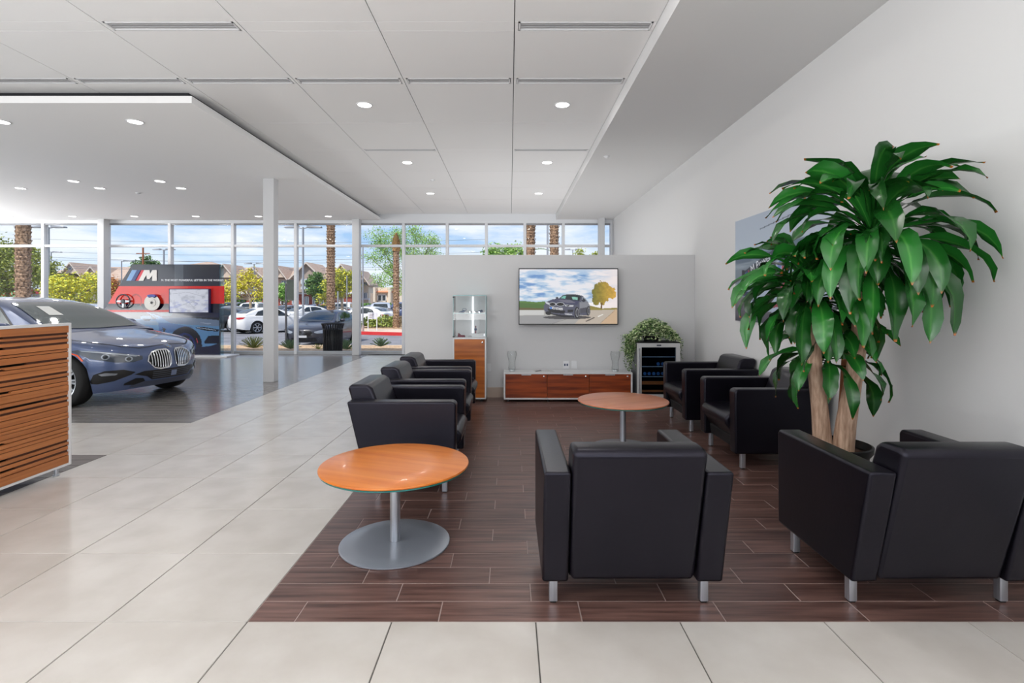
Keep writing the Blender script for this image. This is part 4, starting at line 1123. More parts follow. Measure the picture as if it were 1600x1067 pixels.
    for i in range(nr-1):
        for j in range(ns-1):
            a, b, c_, d = [base_v+q for q in (i*ns+j, i*ns+j+1, (i+1)*ns+j+1, (i+1)*ns+j)]
            fs.append((a, d, c_, b)); fs.append((half+a, half+b, half+c_, half+d))
    return verts, fs, p, dict(plan=plan, deck=deck, sh=shf, roof=lambda q: smooth_interp(q, *p['roof']))

def decal(bvh, pts, d, eps=0.006, grid=0.03):
    """a thin skin that follows the body: polygon pts (3-D) cast along d; returns verts, faces"""
    d = Vector(d).normalized(); up = Vector((0, 0, 1)) if abs(d.z) < 0.9 else Vector((1, 0, 0))
    r = d.cross(up).normalized(); u = r.cross(d).normalized()
    p2 = [Vector((Vector(p).dot(r), Vector(p).dot(u))) for p in pts]
    n = len(p2)
    # densify outline
    out = []
    for i in range(n):
        a, b = p2[i], p2[(i+1) % n]; k = max(1, int((b-a).length/grid))
        out += [a.lerp(b, t/k) for t in range(k)]
    xs_ = [q.x for q in out]; ys_ = [q.y for q in out]
    ins = []
    def inside(q):
        c_ = False
        for i in range(n):
            a, b = p2[i], p2[(i+1) % n]
            if (a.y > q.y) != (b.y > q.y) and q.x < (b.x-a.x)*(q.y-a.y)/(b.y-a.y)+a.x: c_ = not c_
        return c_
    x = min(xs_)+grid
    while x < max(xs_):
        y = min(ys_)+grid
        while y < max(ys_):
            q = Vector((x, y))
            if inside(q): ins.append(q)
            y += grid
        x += grid
    ed = [(i, (i+1) % len(out)) for i in range(len(out))]
    v2, e2, f2, *_ = delaunay_2d_cdt(out+ins, ed, [list(range(len(out)))], 1, 1e-5)
    vs = []; ok = []
    depth = min(Vector(p).dot(d) for p in pts)-5.0
    for q in v2:
        o = r*(q.x+3.1e-4)+u*(q.y+1.7e-4)+d*depth
        loc, nrm, idx, dist = bvh.ray_cast(o, d, 12.0)
        if loc is None: vs.append((0, 0, 0)); ok.append(False)
        else:
            if nrm.dot(d) > 0: nrm = -nrm
            vs.append(tuple(loc+nrm*eps)); ok.append(True)
    fs = [tuple(f) for f in f2 if all(ok[i] for i in f)]
    return vs, fs

def mir(pts): return [(x, -y, z) for x, y, z in pts]
TRIM = mat('car_black_trim', srgb(12, 12, 14), 0.3)
LAMPG = mat('headlamp_glass', srgb(150, 158, 168), 0.08, spec=0.7, metal=0.2)
LAMPD = mat('headlamp_dark', srgb(30, 34, 42), 0.1, spec=0.7)
TAILR = mat('tail_lamp_red', srgb(170, 24, 24), 0.15)
AMBER = mat('amber_marker', srgb(230, 90, 40), 0.2)
CARGL = mat('car_window', srgb(26, 36, 38), 0.04, spec=0.8)
HEROGL = mat('showroom_car_window', srgb(84, 96, 98), 0.05, spec=0.8, coat=0.5)
LINE = mat('panel_gap', srgb(24, 26, 34), 0.6)
def wheel_parts(t, x, y, r, hero):
    sg = 1 if y > 0 else -1
    w = MB().lathe([(r*0.70, -0.10), (r*0.93, -0.105), (r, -0.085), (r, 0.085), (r*0.93, 0.105), (r*0.70, 0.10)], 40 if hero else 20, (x, y, r), 'y', cap=False).build('wheel', RUBBER, t, smooth=50)
    yo = y+sg*0.085
    n = 10 if hero else 6
    mb = MB()
    mb.lathe([(r*0.70, 0.0), (r*0.715, sg*0.018), (r*0.66, sg*0.012), (r*0.655, -sg*0.06)], 40 if hero else 20, (x, yo, r), 'y', cap=False)
    for k in range(n):
        for s2 in ((-1, 1) if hero else (0,)):
            a = 2*PI*k/n
            ca, sa = math.cos(a), math.sin(a)
            o_ = s2*0.016
            pts = []
            for yy in (yo-sg*0.012, yo+sg*0.006):
                for rr, wd in ((r*0.12, 0.010), (r*0.67, 0.012 if hero else 0.03)):
                    for q in (-1, 1):
                        off = o_*(rr/(r*0.5))+q*wd*(1 if hero else 1.2)
                        pts.append((x+ca*rr-sa*off, yy, r+sa*rr+ca*off))
            mb.hexa([pts[0], pts[1], pts[3], pts[2], pts[4], pts[5], pts[7], pts[6]])
    mb.lathe([(r*0.17, -sg*0.01), (r*0.17, sg*0.008), (r*0.10, sg*0.014)], 16, (x, yo, r), 'y')
    mb.build('rim', RIM, w, smooth=40)
    MB().lathe([(r*0.66, 0), (r*0.64, -sg*0.001)], 20, (x, yo-sg*0.055, r), 'y').build('brake_shadow', TRIM, w)

def make_car(name, kind, label, loc, heading, paint, hero=False, group=None, cat='car'):
    t = thing(name, label, cat, loc, R(heading), group)
    vs, fs, p, F = car_body(kind, 1.6 if hero else 0.7)
    bvh = BVHTree.FromPolygons(vs, fs)
    body = MB().add(vs, fs).build('body', paint, t, smooth=32, fix=True)
    # joined seam vertices on the centre line
    bm_ = bmesh.new(); bm_.from_mesh(body.data); bmesh.ops.remove_doubles(bm_, verts=bm_.verts, dist=0.0008); bmesh.ops.recalc_face_normals(bm_, faces=bm_.faces); bm_.to_mesh(body.data); bm_.free()
    body.data.polygons.foreach_set('use_smooth', [True]*len(body.data.polygons)); body.data.set_sharp_from_angle(angle=R(38))
    L = p['L']; X = lambda s: L/2-s
    g_ = 0.02 if hero else 0.07
    CARGL = HEROGL if hero else MATS['car_window']
    def D(nm, pts, d, m, eps=0.006, both=False, parent=None, grid=None):
        o = None
        for k in ((0, 1) if both else (0,)):
            q = mir(pts) if k else pts; dd = (d[0], -d[1], d[2]) if k else d
            v_, f_ = decal(bvh, q, dd, eps, grid or g_)
            if f_: o = MB().add(v_, f_).build(nm, m, parent or t, smooth=True, fix=False)
        return o
    zs = p['H']/1.42
    suv = kind == 'suv'
    sc, sr = p['cowl'], p['rear']
    roofz = F['roof']
    # windscreen, rear window (cast from above)
    w0, w1 = 0.70, 0.52
    top_f = sc+0.90 if not suv else sc+0.72
    D('windscreen', [(X(sc+0.02), -w0*.90, 1), (X(sc-0.02), 0, 1), (X(sc+0.02), w0*.90, 1), (X(sc+0.30), w0*.92, 1), (X(top_f), w1, 1), (X(top_f-0.05), 0, 1), (X(top_f), -w1, 1), (X(sc+0.30), -w0*.92, 1)], (0, 0, -1), CARGL, 0.008)
    if not suv: D('rear_window', [(X(sr-0.62), -w1, 1), (X(sr-0.62), w1, 1), (X(sr-0.06), w0*.84, 1), (X(sr-0.0), 0, 1), (X(sr-0.06), -w0*.84, 1)], (0, 0, -1), CARGL, 0.008)
    else: D('rear_window', [(X(L), -.6, 1.22), (X(L), .6, 1.22), (X(L), .52, 1.54), (X(L), -.52, 1.54)], (1, 0, 0), CARGL, 0.008)
    # side glass
    h0 = float(F['sh'](np.array([sc+.6]))[0])+0.045
    rz = lambda s, k: h0+(float(roofz(np.array([s]))[0])-h0)*k
    front_g = [(X(sc+0.42), -1, h0), (X(sc+0.95), -1, rz(sc+.95, .80)), (X(sc+1.22), -1, rz(sc+1.22, .80)), (X(sc+1.22), -1, h0+.01)]
    rear_g = [(X(sc+1.30), -1, h0+.01), (X(sc+1.30), -1, rz(sc+1.3, .80)), (X(sr-1.02 if not suv else sr-1.0), -1, rz(sr-1.02, .79)), (X(sr-.62 if not suv else sr-.55), -1, rz(sr-.62, .66 if not suv else .78)), (X(sr-.42 if not suv else sr-.3), -1, h0+.05)]
    D('side_window', front_g, (0, 1, 0), CARGL, 0.007, both=True)
    D('side_window', rear_g, (0, 1, 0), CARGL, 0.007, both=True)
    if hero:
        D('window_sticker', [(X(1.62), -.40, 1), (X(1.90), -.36, 1), (X(1.88), -.20, 1), (X(1.60), -.22, 1)], (0, 0, -1), mat('sticker_paper', srgb(226, 228, 226), 0.5), 0.012)
        edge = [(X(sc+0.36), -1, h0-.014), (X(sc+0.93), -1, rz(sc+.93, .835)), (X(sc+1.3), -1, rz(sc+1.3, .835)), (X(sr-1.0), -1, rz(sr-1.0, .825)), (X(sr-.56), -1, rz(sr-.6, .70)), (X(sr-.34), -1, h0+.04), (X(sc+1.3), -1, h0-.012)]
        D('window_surround', edge, (0, 1, 0), TRIM, 0.004, both=True)
    # lamps
    zg = 0.14 if suv else 0.0
    D('headlight', [(X(.10), -.40, .585+zg), (X(.06), -.44, .635+zg), (X(.25), -.66, .690+zg), (X(.62), -.84, .735+zg), (X(.70), -.86, .72+zg), (X(.45), -.82, .625+zg), (X(.25), -.66, .565+zg), (X(.14), -.50, .555+zg)], (-.72, .60, -.08), mat('headlamp_smoked', srgb(70, 76, 86), 0.08, spec=0.7) if hero else LAMPG, 0.006, both=True)
    if hero:
        D('daytime_lamp', [(X(.08), -.47, .640), (X(.25), -.66, .685), (X(.60), -.835, .730), (X(.56), -.83, .715), (X(.25), -.66, .668), (X(.10), -.50, .628)], (-.72, .60, -.08), LAMPG, 0.009, both=True)
        for (s_, y_, z_, r_) in ((.16, -.55, .602, .034), (.33, -.72, .640, .036)):
            pc = Vector((X(s_), y_, z_)); d_ = Vector((-.72, .60, -.08)).normalized(); rr = d_.cross(Vector((0,0,1))).normalized(); uu = rr.cross(d_)
            D('lamp_projector', [tuple(pc+rr*r_*1.25*math.cos(a)+uu*r_*math.sin(a)) for a in np.linspace(0, 2*PI, 14)[:-1]], tuple(d_), LAMPG, 0.011, both=True, grid=.02)
            D('projector_lens', [tuple(pc+rr*r_*.8*math.cos(a)+uu*r_*.66*math.sin(a)) for a in np.linspace(0, 2*PI, 14)[:-1]], tuple(d_), LAMPD, 0.014, both=True, grid=.02)
    zt_ = float(F['sh'](np.array([L-.2]))[0])
    D('tail_light', [(X(L), -.45, zt_-.10), (X(L), -.47, zt_-.02), (X(L-.1), -.76, zt_+.0), (X(L-.36), -.86, zt_-.01), (X(L-.22), -.84, zt_-.10), (X(L-.06), -.70, zt_-.13)], (.72, .60, -.08), TAILR, 0.006, both=True)
    # kidney grille and intakes, cast from the front
    z0 = zg
    kid = [(0, -.030, .56), (0, -.042, .515), (0, -.075, .495), (0, -.20, .488), (0, -.285, .505), (0, -.365, .575), (0, -.345, .625), (0, -.29, .664), (0, -.20, .682), (0, -.075, .680), (0, -.040, .655), (0, -.030, .62)]
    kid = [(x, y, .570+(z-.588)*1.38+z0) for x, y, z in kid]; cy, cz = -.19, .570+z0
    kin = [(x, cy+(y-cy)*.90, cz+(z-cz)*.86) for x, y, z in kid]
    D('kidney_surround', kid, (-1, 0, 0), CHROME if hero else mat('dark_chrome', srgb(70, 72, 78), .3, metal=.6), 0.008, both=True, grid=min(g_, .03))
    D('kidney_grille', kin, (-1, 0, 0), TRIM, 0.012, both=True, grid=min(g_, .03))
    if hero:
        for k in range(8):
            y = -.075-.034*k; t_ = (-y-.075)/.28
            zt2 = .680-.075*max(0, (t_-.45)/.55)**2; zb2 = .458+.07*max(0, (t_-.4)/.6)**1.5
            D('grille_bar', [(0, y-.006, zb2), (0, y-.006, zt2), (0, y+.006, zt2), (0, y+.006, zb2)], (-1, 0, 0), CHROME, 0.022, both=True, grid=.04)
        D('lower_intake', [(0, -.50, .395), (0, -.36, .355), (0, -.30, .305), (0, .30, .305), (0, .36, .355), (0, .50, .395), (0, .40, .43), (0, -.40, .43)], (-1, 0, 0), TRIM, 0.006)
        for z_ in (.33, .355, .38, .405): D('intake_bar', [(0, -.30, z_-.004), (0, .30, z_-.004), (0, .30, z_+.004), (0, -.30, z_+.004)], (-1, 0, 0), mat('intake_bar_grey', srgb(84, 88, 100), 0.4), 0.012)
        D('radar_cover', [(0, -.045, .33), (0, .045, .33), (0, .045, .40), (0, -.045, .40)], (-1, 0, 0), mat('radar_cover', srgb(120, 132, 160), 0.2), 0.02)
        D('side_intake', [(X(.10), -.56, .40), (X(.08), -.52, .43), (X(.16), -.62, .47), (X(.30), -.76, .465), (X(.40), -.82, .42), (X(.44), -.84, .31), (X(.36), -.80, .30), (X(.22), -.70, .33)], (-.72, .60, -.05), TRIM, 0.006, both=True)
        D('fog_lamp', [(X(.22), -.68, .405), (X(.20), -.66, .425), (X(.30), -.745, .44), (X(.36), -.79, .425), (X(.33), -.77, .40)], (-.72, .60, -.05), mat('fog_grey', srgb(130, 134, 142), 0.25, metal=.4), 0.010, both=True)
        D('corner_vent', [(X(.06), -.42, .34), (X(.05), -.40, .30), (X(.12), -.50, .26), (X(.18), -.60, .265), (X(.16), -.60, .29), (X(.10), -.50, .345)], (-.80, .50, -.05), TRIM, 0.007, both=True)
        D('lip_trim', [(0, -.52, .225), (0, .52, .225), (0, .50, .29), (0, -.50, .29)], (-1, 0, 0), mat('lip_grey', srgb(60, 66, 84), 0.3), 0.005)
        D('marker_lamp', [(X(.53), -.9, .60), (X(.60), -.9, .675), (X(.74), -.9, .715), (X(.74), -.9, .70), (X(.61), -.9, .66), (X(.55), -.9, .59)], (0, 1, 0), AMBER, 0.006, both=True)
        # bonnet shut line
        ln = [(X(.085), 0.30, .9)]; 
        for yy, s_ in ((-.40, .16), (-.56, .28), (-.70, .50), (-.775, .80), (-.79, 1.10)):
            ln.append((X(s_), yy, .9))
        shut = [(X(.115), -.05, .9), (X(.13), -.28, .9)]+ln[1:]
        back_ = [(x-.0, y+.010, z) for x, y, z in reversed(shut)]
        back_ = [(x-.012, y+.008, z) for x, y, z in reversed(shut)]
        D('bonnet_gap', shut+back_, (0, 0, -1), LINE, 0.003, both=True, grid=.03)
        for (a, b) in (((.0, 1.47), (0.02, 1.38)), ((0, 2.50), (0, 2.50)), ((0, 3.30), (0, 3.42))):
            D('door_gap', [(X(a[1]), -1, .90), (X(b[1]), -1, .24), (X(b[1]+.008), -1, .24), (X(a[1]+.008), -1, .90)], (0, 1, 0), LINE, 0.003, both=True, grid=.05)
        # round badge
        bc = Vector((X(.085), 0, .9)); 
        D('badge', [(bc.x+.03*math.cos(a), .042*math.sin(a), .9) for a in np.linspace(0, 2*PI, 18)[:-1]], (0, 0, -1), mat('badge_silver', srgb(200, 204, 210), 0.2, metal=.6), 0.006, grid=.02)
        for q in range(2):
            a0 = q*PI
            D('badge_quarter', [(bc.x, 0, .9)]+[(bc.x+.020*math.cos(a), .028*math.sin(a), .9) for a in np.linspace(a0, a0+PI/2, 5)], (0, 0, -1), mat('badge_blue', srgb(60, 120, 190), 0.2), 0.009, grid=.02)
    else:
        D('lower_intake', [(0, -.52, .27+z0), (0, .52, .27+z0), (0, .45, .40+z0), (0, -.45, .40+z0)], (-1, 0, 0), TRIM, 0.008)
        D('number_plate', [(L, -.16, .55+z0), (L, .16, .55+z0), (L, .16, .70+z0), (L, -.16, .70+z0)], (1, 0, 0), mat('plate', srgb(190, 192, 196), 0.5), 0.012)
        D('rear_skirt', [(L, -.6, .30+z0), (L, .6, .30+z0), (L, .6, .42+z0), (L, -.6, .42+z0)], (1, 0, 0), TRIM, 0.008)
        D('front_plate', [(0, -.16, .41+z0), (0, .16, .41+z0), (0, .16, .49+z0), (0, -.16, .49+z0)], (-1, 0, 0), mat('plate', (1,1,1,1)), 0.016)
    # dark underbody inside the shell
    zf = p['wr']
    W_ = p['W']-0.26
    MB().box(X(L-.35), X(.40), -W_, W_, 0.20, 0.62).box(X(L-.6), X(1.3), -p['W']+.07, p['W']-.07, .19, .6) .build('underbody', TRIM, t) if False else MB().box(X(L-.35), X(.45), -W_, W_, 0.20, 0.62).build('underbody', TRIM, t)
    for s_ in p['ax']:
        for sg in (-1, 1): wheel_parts(t, X(s_), sg*(p['W']-0.125), p['wr'], hero)
    # mirrors
    for sg in (-1, 1):
        zc = h0+0.075
        mm = MB().lathe([(0.01, -.10), (.055, -.085), (.07, -.02), (.068, .06), (.05, .10), (.01, .11)], 14, (0, 0, 0), 'y')
        mm.v = [(x*0.75, y, z*0.95) for x, y, z in mm.v]
        o = mm.build('mirror', paint, t, smooth=60, loc=(X(sc+.50), sg*(p['W']+.03), zc))
        MB().hexa([(X(sc+.53), sg*(p['W']-.12), h0-.01), (X(sc+.46), sg*(p['W']-.12), h0-.01), (X(sc+.46), sg*(p['W']-.0), zc-.04), (X(sc+.53), sg*(p['W']-.0), zc-.04), (X(sc+.53), sg*(p['W']-.12), h0+.02), (X(sc+.46), sg*(p['W']-.12), h0+.02), (X(sc+.46), sg*(p['W']-.0), zc-.01), (X(sc+.53), sg*(p['W']-.0), zc-.01)]).build('mirror_arm', TRIM, t)
    return t
def paintm(nm, c, coat=0.8, metal=0.25): return mat(nm, c, 0.38, metal=metal, spec=0.5, coat=coat)
HANG = -11.0
HERO = make_car('saloon_car', 'saloon', 'blue grey saloon car with kidney grille parked in the showroom behind the slatted desk', (0, 0, 0), HANG, paintm('storm_blue_paint', srgb(74, 90, 128), 1.0, 0.4), hero=True)
hv = Vector((math.cos(R(HANG)), math.sin(R(HANG)), 0))
HERO.location = Vector((-4.71, 7.45, 0))-hv*(4.53/2)

# ================================================================== DRACAENA
plant = thing('potted_dracaena', 'tall broad-leaved corn plant with three leafy heads in a black pot by the right wall', 'plant', (2.03, 3.36, 0))
ox, oy = 2.03, 3.36
MB().lathe([(0.15, 0.0), (0.165, 0.02), (0.20, 0.40), (0.222, 0.43), (0.225, 0.462), (0.212, 0.466), (0.205, 0.45), (0.195, 0.42)], 40, cap=True).build('pot', BLACK, plant, smooth=40)
MB().lathe([(0.196, 0.421), (0.1, 0.43), (0.01, 0.432)], 30).build('soil', mat('bark_soil', srgb(84, 54, 38), 0.95, bump=((60, 60, 60), 0.9, 0.02)), plant, smooth=True)
BARK = mat('dracaena_bark', srgb(178, 146, 122), 0.8, noise=((60, 60, 9), 5, srgb(146, 112, 90), srgb(206, 176, 152), 0.3, 0.7), bump=((90, 90, 14), 0.5, 0.006))
def L3(px, py, Y): v = pt(px, py, Y); return (v.x-ox, v.y-oy, v.z)
MB().tube([L3(1286, 700, 3.36), L3(1281, 640, 3.35), L3(1273, 570, 3.33), L3(1269, 520, 3.30), L3(1268, 480, 3.28)], [0.056, 0.048, 0.043, 0.042, 0.04], 18).build('trunk', BARK, plant, smooth=50)
MB().tube([L3(1316, 712, 3.30), L3(1322, 660, 3.28), L3(1334, 590, 3.24), L3(1343, 520, 3.18), L3(1351, 455, 3.12), L3(1358, 410, 3.08)], [0.062, 0.056, 0.047, 0.045, 0.043, 0.04], 18).build('trunk', BARK, plant, smooth=50)
st_ = MB().tube([L3(1316, 700, 3.47), L3(1322, 620, 3.46), L3(1326, 556, 3.45)], [0.042, 0.04, 0.040], 16).build('cut_trunk', mat('dark_bark', srgb(140, 84, 50), 0.8, bump=((60, 60, 10), 0.5, 0.006)), plant, smooth=50)
MB().tube([L3(1326, 556.5, 3.45), L3(1326.3, 548, 3.45)], [0.043, 0.042], 16).build('wax_cap', mat('wax_cap', srgb(66, 36, 52), 0.5), plant, smooth=50)
lm = bpy.data.materials.new('dracaena_leaf'); lm.use_nodes = True
t_ = lm.node_tree; b_ = t_.nodes['Principled BSDF']; b_.inputs['Roughness'].default_value = 0.25; b_.inputs['Specular IOR Level'].default_value = 0.55
uvn = t_.nodes.new('ShaderNodeUVMap'); sp_ = t_.nodes.new('ShaderNodeSeparateXYZ'); t_.links.new(uvn.outputs[0], sp_.inputs[0])
r1 = t_.nodes.new('ShaderNodeValToRGB'); el = r1.color_ramp.elements
el[0].position = 0.0; el[0].color = srgb(26, 88, 30); el[1].position = 1.0; el[1].color = srgb(26, 88, 30)
for ps, cc in ((0.42, srgb(34, 104, 36)), (0.5, srgb(62, 128, 52)), (0.58, srgb(34, 104, 36))): q = el.new(ps); q.color = cc
t_.links.new(sp_.outputs[0], r1.inputs[0])
r2 = t_.nodes.new('ShaderNodeValToRGB'); el = r2.color_ramp.elements
el[0].position = 0.975; el[0].color = (0, 0, 0, 1); el[1].position = 0.995; el[1].color = (1, 1, 1, 1)
t_.links.new(sp_.outputs[1], r2.inputs[0])
oi = t_.nodes.new('ShaderNodeObjectInfo'); hs_ = t_.nodes.new('ShaderNodeHueSaturation'); mr = t_.nodes.new('ShaderNodeMapRange')
mr.inputs['To Min'].default_value = 0.42; mr.inputs['To Max'].default_value = 1.3
t_.links.new(oi.outputs['Random'], mr.inputs['Value']); t_.links.new(mr.outputs[0], hs_.inputs['Value']); t_.links.new(r1.outputs[0], hs_.inputs['Color'])
mxx = t_.nodes.new('ShaderNodeMix'); mxx.data_type = 'RGBA'; t_.links.new(r2.outputs[0], mxx.inputs[0]); t_.links.new(hs_.outputs[0], mxx.inputs[6]); mxx.inputs[7].default_value = srgb(176, 98, 40)
t_.links.new(mxx.outputs[2], b_.inputs['Base Color'])
b_.inputs['Transmission Weight'].default_value = 0.0
rl = random.Random(21)
def leaf(c0, az, el0, length, bend, width, twist=0.0, wav=1.0):
    """c0 local start; spine starts at elevation el0 and bends down; returns mesh builder pieces and max x"""
    n_, k_ = 11, 5
    vs, uvs = [], []
    p = Vector(c0); e_ = el0; stp = length/(n_-1)
    ph = rl.uniform(0, 6.28); azc = az
    pts_ = []
    for i in range(n_):
        t = i/(n_-1)
        d = Vector((math.cos(azc)*math.cos(e_), math.sin(azc)*math.cos(e_), math.sin(e_)))
        side = Vector((-math.sin(azc), math.cos(azc), 0)); nrm = side.cross(d)*-1
        tw = twist*t+0.25*math.sin(t*9+ph)*wav
        s2 = side*math.cos(tw)+nrm*math.sin(tw); n2 = nrm*math.cos(tw)-side*math.sin(tw)
        wv = width*float(np.interp(t, [0, .15, .28, .4, .52, .65, .8, .9, 1], [.26, .22, .28, .52, .85, 1.0, .86, .52, .03]))
        wv = max(wv, width*0.03)
        for j in range(k_):
            q = (j/(k_-1)-0.5)*2
            edge = math.sin(t*16+ph+(1.5 if q > 0 else 0))*0.010*wav*abs(q)
            v = p+s2*(wv*0.5*q)+n2*(abs(q)**1.2*wv*0.16+edge)
            vs.append(v); uvs.append((j/(k_-1), t)); pts_.append(v)
        p = p+d*stp
        e_ = max(R(-92), e_-bend/(n_-1)*(0.5+1.5*t))
        azc += rl.uniform(-.05, .05)
    fs = [(i*k_+j, i*k_+j+1, (i+1)*k_+j+1, (i+1)*k_+j) for i in range(n_-1) for j in range(k_-1)]
    return vs, fs, uvs
def add_leaf(*a, **k):
    vs, fs, uvs = leaf(*a, **k)
    if max(v.x for v in vs)+ox > XR-0.02: return False
    # keep leaf off the armchairs' tops
    me = bpy.data.meshes.new('leaf'); me.from_pydata([tuple(v) for v in vs], [], fs)
    uvl = me.uv_layers.new(name='UVMap')
    for lp in me.loops: uvl.data[lp.index].uv = uvs[lp.vertex_index]
    me.polygons.foreach_set('use_smooth', [True]*len(me.polygons)); me.materials.append(lm); me.update()
    put('leaf', me, plant); return True
def crown(c0, n_, lo, hi, wid, seed, height=0.10, azr=None):
    k = 0; tries = 0
    while k < n_ and tries < n_*6:
        tries += 1
        f = (k+0.5)/n_                     # 0 = lowest, oldest leaves, 1 = newest at the tip
        az = k*2.39996+rl.uniform(-.25, .25)
        if azr: az = azr[0]+(azr[1]-azr[0])*((k*0.618) % 1)
        el0 = R(-5+78*f**1.2+rl.uniform(-14, 14))
        ln_ = rl.uniform(lo, hi)*(1.0 if f < .85 else .8)
        bend = R(rl.uniform(100, 140)-34*f+rl.uniform(-16, 16))
        st0 = (c0[0], c0[1], c0[2]-height+height*2*f)
        if add_leaf(st0, az, el0, ln_, bend, rl.uniform(wid*.75, wid*1.15), rl.uniform(-1.1, 1.1)): k += 1
        else:
            az = rl.uniform(PI*0.6, PI*1.9)
            if add_leaf(st0, az, el0, ln_, bend, rl.uniform(wid*.75, wid*1.15), rl.uniform(-1.1, 1.1)): k += 1
    return k
n1 = crown(L3(1362, 372, 3.06), 124, 0.50, 0.70, 0.112, 1, 0.12)
n2 = crown(L3(1268, 455, 3.27), 88, 0.42, 0.60, 0.102, 2, 0.09)
n3 = crown(L3(1292, 548, 3.40), 42, 0.38, 0.52, 0.092, 3, 0.08)
print('leaves', n1, n2, n3)
# ================================================================== OUTSIDE
LOT = -0.43
ASPH = mat('asphalt', srgb(128, 128, 132), 0.85, noise=((1.2, 1.2, 1.2), 8, srgb(112, 112, 116), srgb(142, 142, 146), 0.3, 0.7), bump=((40, 40, 40), 0.3, 0.01))
GRAV = mat('tan_gravel', srgb(196, 162, 122), 0.9, noise=((14, 14, 14), 8, srgb(150, 116, 82), srgb(226, 196, 158), 0.35, 0.65), bump=((30, 30, 30), 0.8, 0.03))
CONC = mat('concrete', srgb(182, 172, 164), 0.8, noise=((3, 3, 3), 6, srgb(168, 158, 150), srgb(194, 186, 178), 0.3, 0.7))
structure(MB().box(-160, 120, 17.0, 200, LOT-0.2, LOT).build('parking_lot', ASPH))
structure(MB().box(-40, 20, YW+0.12, 14.75, -0.25, -0.02).build('walkway', CONC))
gv = MB().hexa([(-10.6, 14.75, -0.9), (6, 14.75, -0.9), (6, 18.7, -0.9), (-10.6, 18.7, -0.9), (-10.6, 14.75, -0.03), (6, 14.75, -0.03), (6, 18.7, -0.20), (-10.6, 18.7, -0.20)])
structure(gv.build('gravel_bed', GRAV))
structure(MB().hexa([(-40, 14.75, -0.9), (-10.6, 14.75, -0.9), (-10.6, 18.7, -0.9), (-40, 18.7, -0.9), (-40, 14.75, -0.03), (-10.6, 14.75, -0.03), (-10.6, 18.7, -0.22), (-40, 18.7, -0.22)]).build('side_walkway', CONC))
structure(MB().hexa([(-40, 18.7, -0.9), (6, 18.7, -0.9), (6, 18.85, -0.9), (-40, 18.85, -0.9), (-40, 18.7, -0.19), (6, 18.7, -0.19), (6, 18.85, -0.20), (-40, 18.85, -0.20)]).build('curb', mat('curb_white', srgb(206, 200, 194), 0.8)))
# planted island with the red curb
ia = [gp(560, 28.4), gp(640, 27.2), (2, 27.0, 0), (2, 46, 0), gp(566, 46)]
MBI = MB().prism([(p[0], p[1]) for p in ia], 'z', LOT-0.1, -0.28); structure(MBI.build('planted_island', GRAV))
def curbline(pts, nm, m, w=0.16, z1=-0.27, z0=LOT-0.05):
    mb = MB()
    for (a, b) in zip(pts[:-1], pts[1:]):
        a, b = Vector(a).to_2d(), Vector(b).to_2d(); d = (b-a).normalized(); n_ = Vector((-d.y, d.x))*w
        mb.hexa([(a.x, a.y, z0), (b.x, b.y, z0), (b.x+n_.x, b.y+n_.y, z0), (a.x+n_.x, a.y+n_.y, z0), (a.x, a.y, z1), (b.x, b.y, z1), (b.x+n_.x, b.y+n_.y, z1), (a.x+n_.x, a.y+n_.y, z1)])
    structure(mb.build(nm, m))
curbline([gp(558, 28.3), gp(640, 27.1), (2, 26.9, 0)], 'red_curb', mat('red_curb_paint', srgb(206, 48, 50), 0.7), 0.22)
structure(MB().prism([(gp(556, 28.6).x, 28.6), (gp(640, 27.4).x, 27.4), (2, 27.2), (2, 29.2), (gp(560, 31).x, 31)], 'z', LOT-0.05, -0.268).build('pale_path', mat('pale_path', srgb(214, 190, 170), 0.85)))

# --- cars in the lot
protoA = make_car('parked_car', 'saloon', 'dark grey saloon facing the glass front, its bonnet behind the black litter bin', (0, 0, 0), 0, paintm('graphite_paint', srgb(46, 48, 58), 0.6, 0.3), group='cars in the parking lot')
protoB = make_car('parked_suv', 'suv', 'silver sport utility car by the palm and the red curb', (0, 0, 0), 0, paintm('silver_paint', srgb(186, 190, 198), 0.5, 0.3), group='cars in the parking lot')
WP = paintm('white_paint', srgb(236, 236, 234), 0.5, 0.0); SP = MATS['silver_paint']; KP = paintm('black_paint', srgb(20, 22, 26), 0.6, 0.1)
RP = paintm('red_paint', srgb(168, 44, 48), 0.5, 0.1); BP = paintm('blue_paint', srgb(66, 82, 120), 0.5, 0.2); GP_ = paintm('grey_paint', srgb(128, 132, 142), 0.5, 0.2)
def setcar(o, px, Y, head, paint=None, label=None):
    v = gp(px, Y, LOT); o.location = v; o.rotation_euler = (0, 0, R(head))
    if label: o['label'] = label
    if paint:
        for ch in o.children:
            if ch.name.startswith('body') or ch.name.startswith('mirror') and 'arm' not in ch.name:
                ch.material_slots[0].link = 'OBJECT'; ch.material_slots[0].material = paint
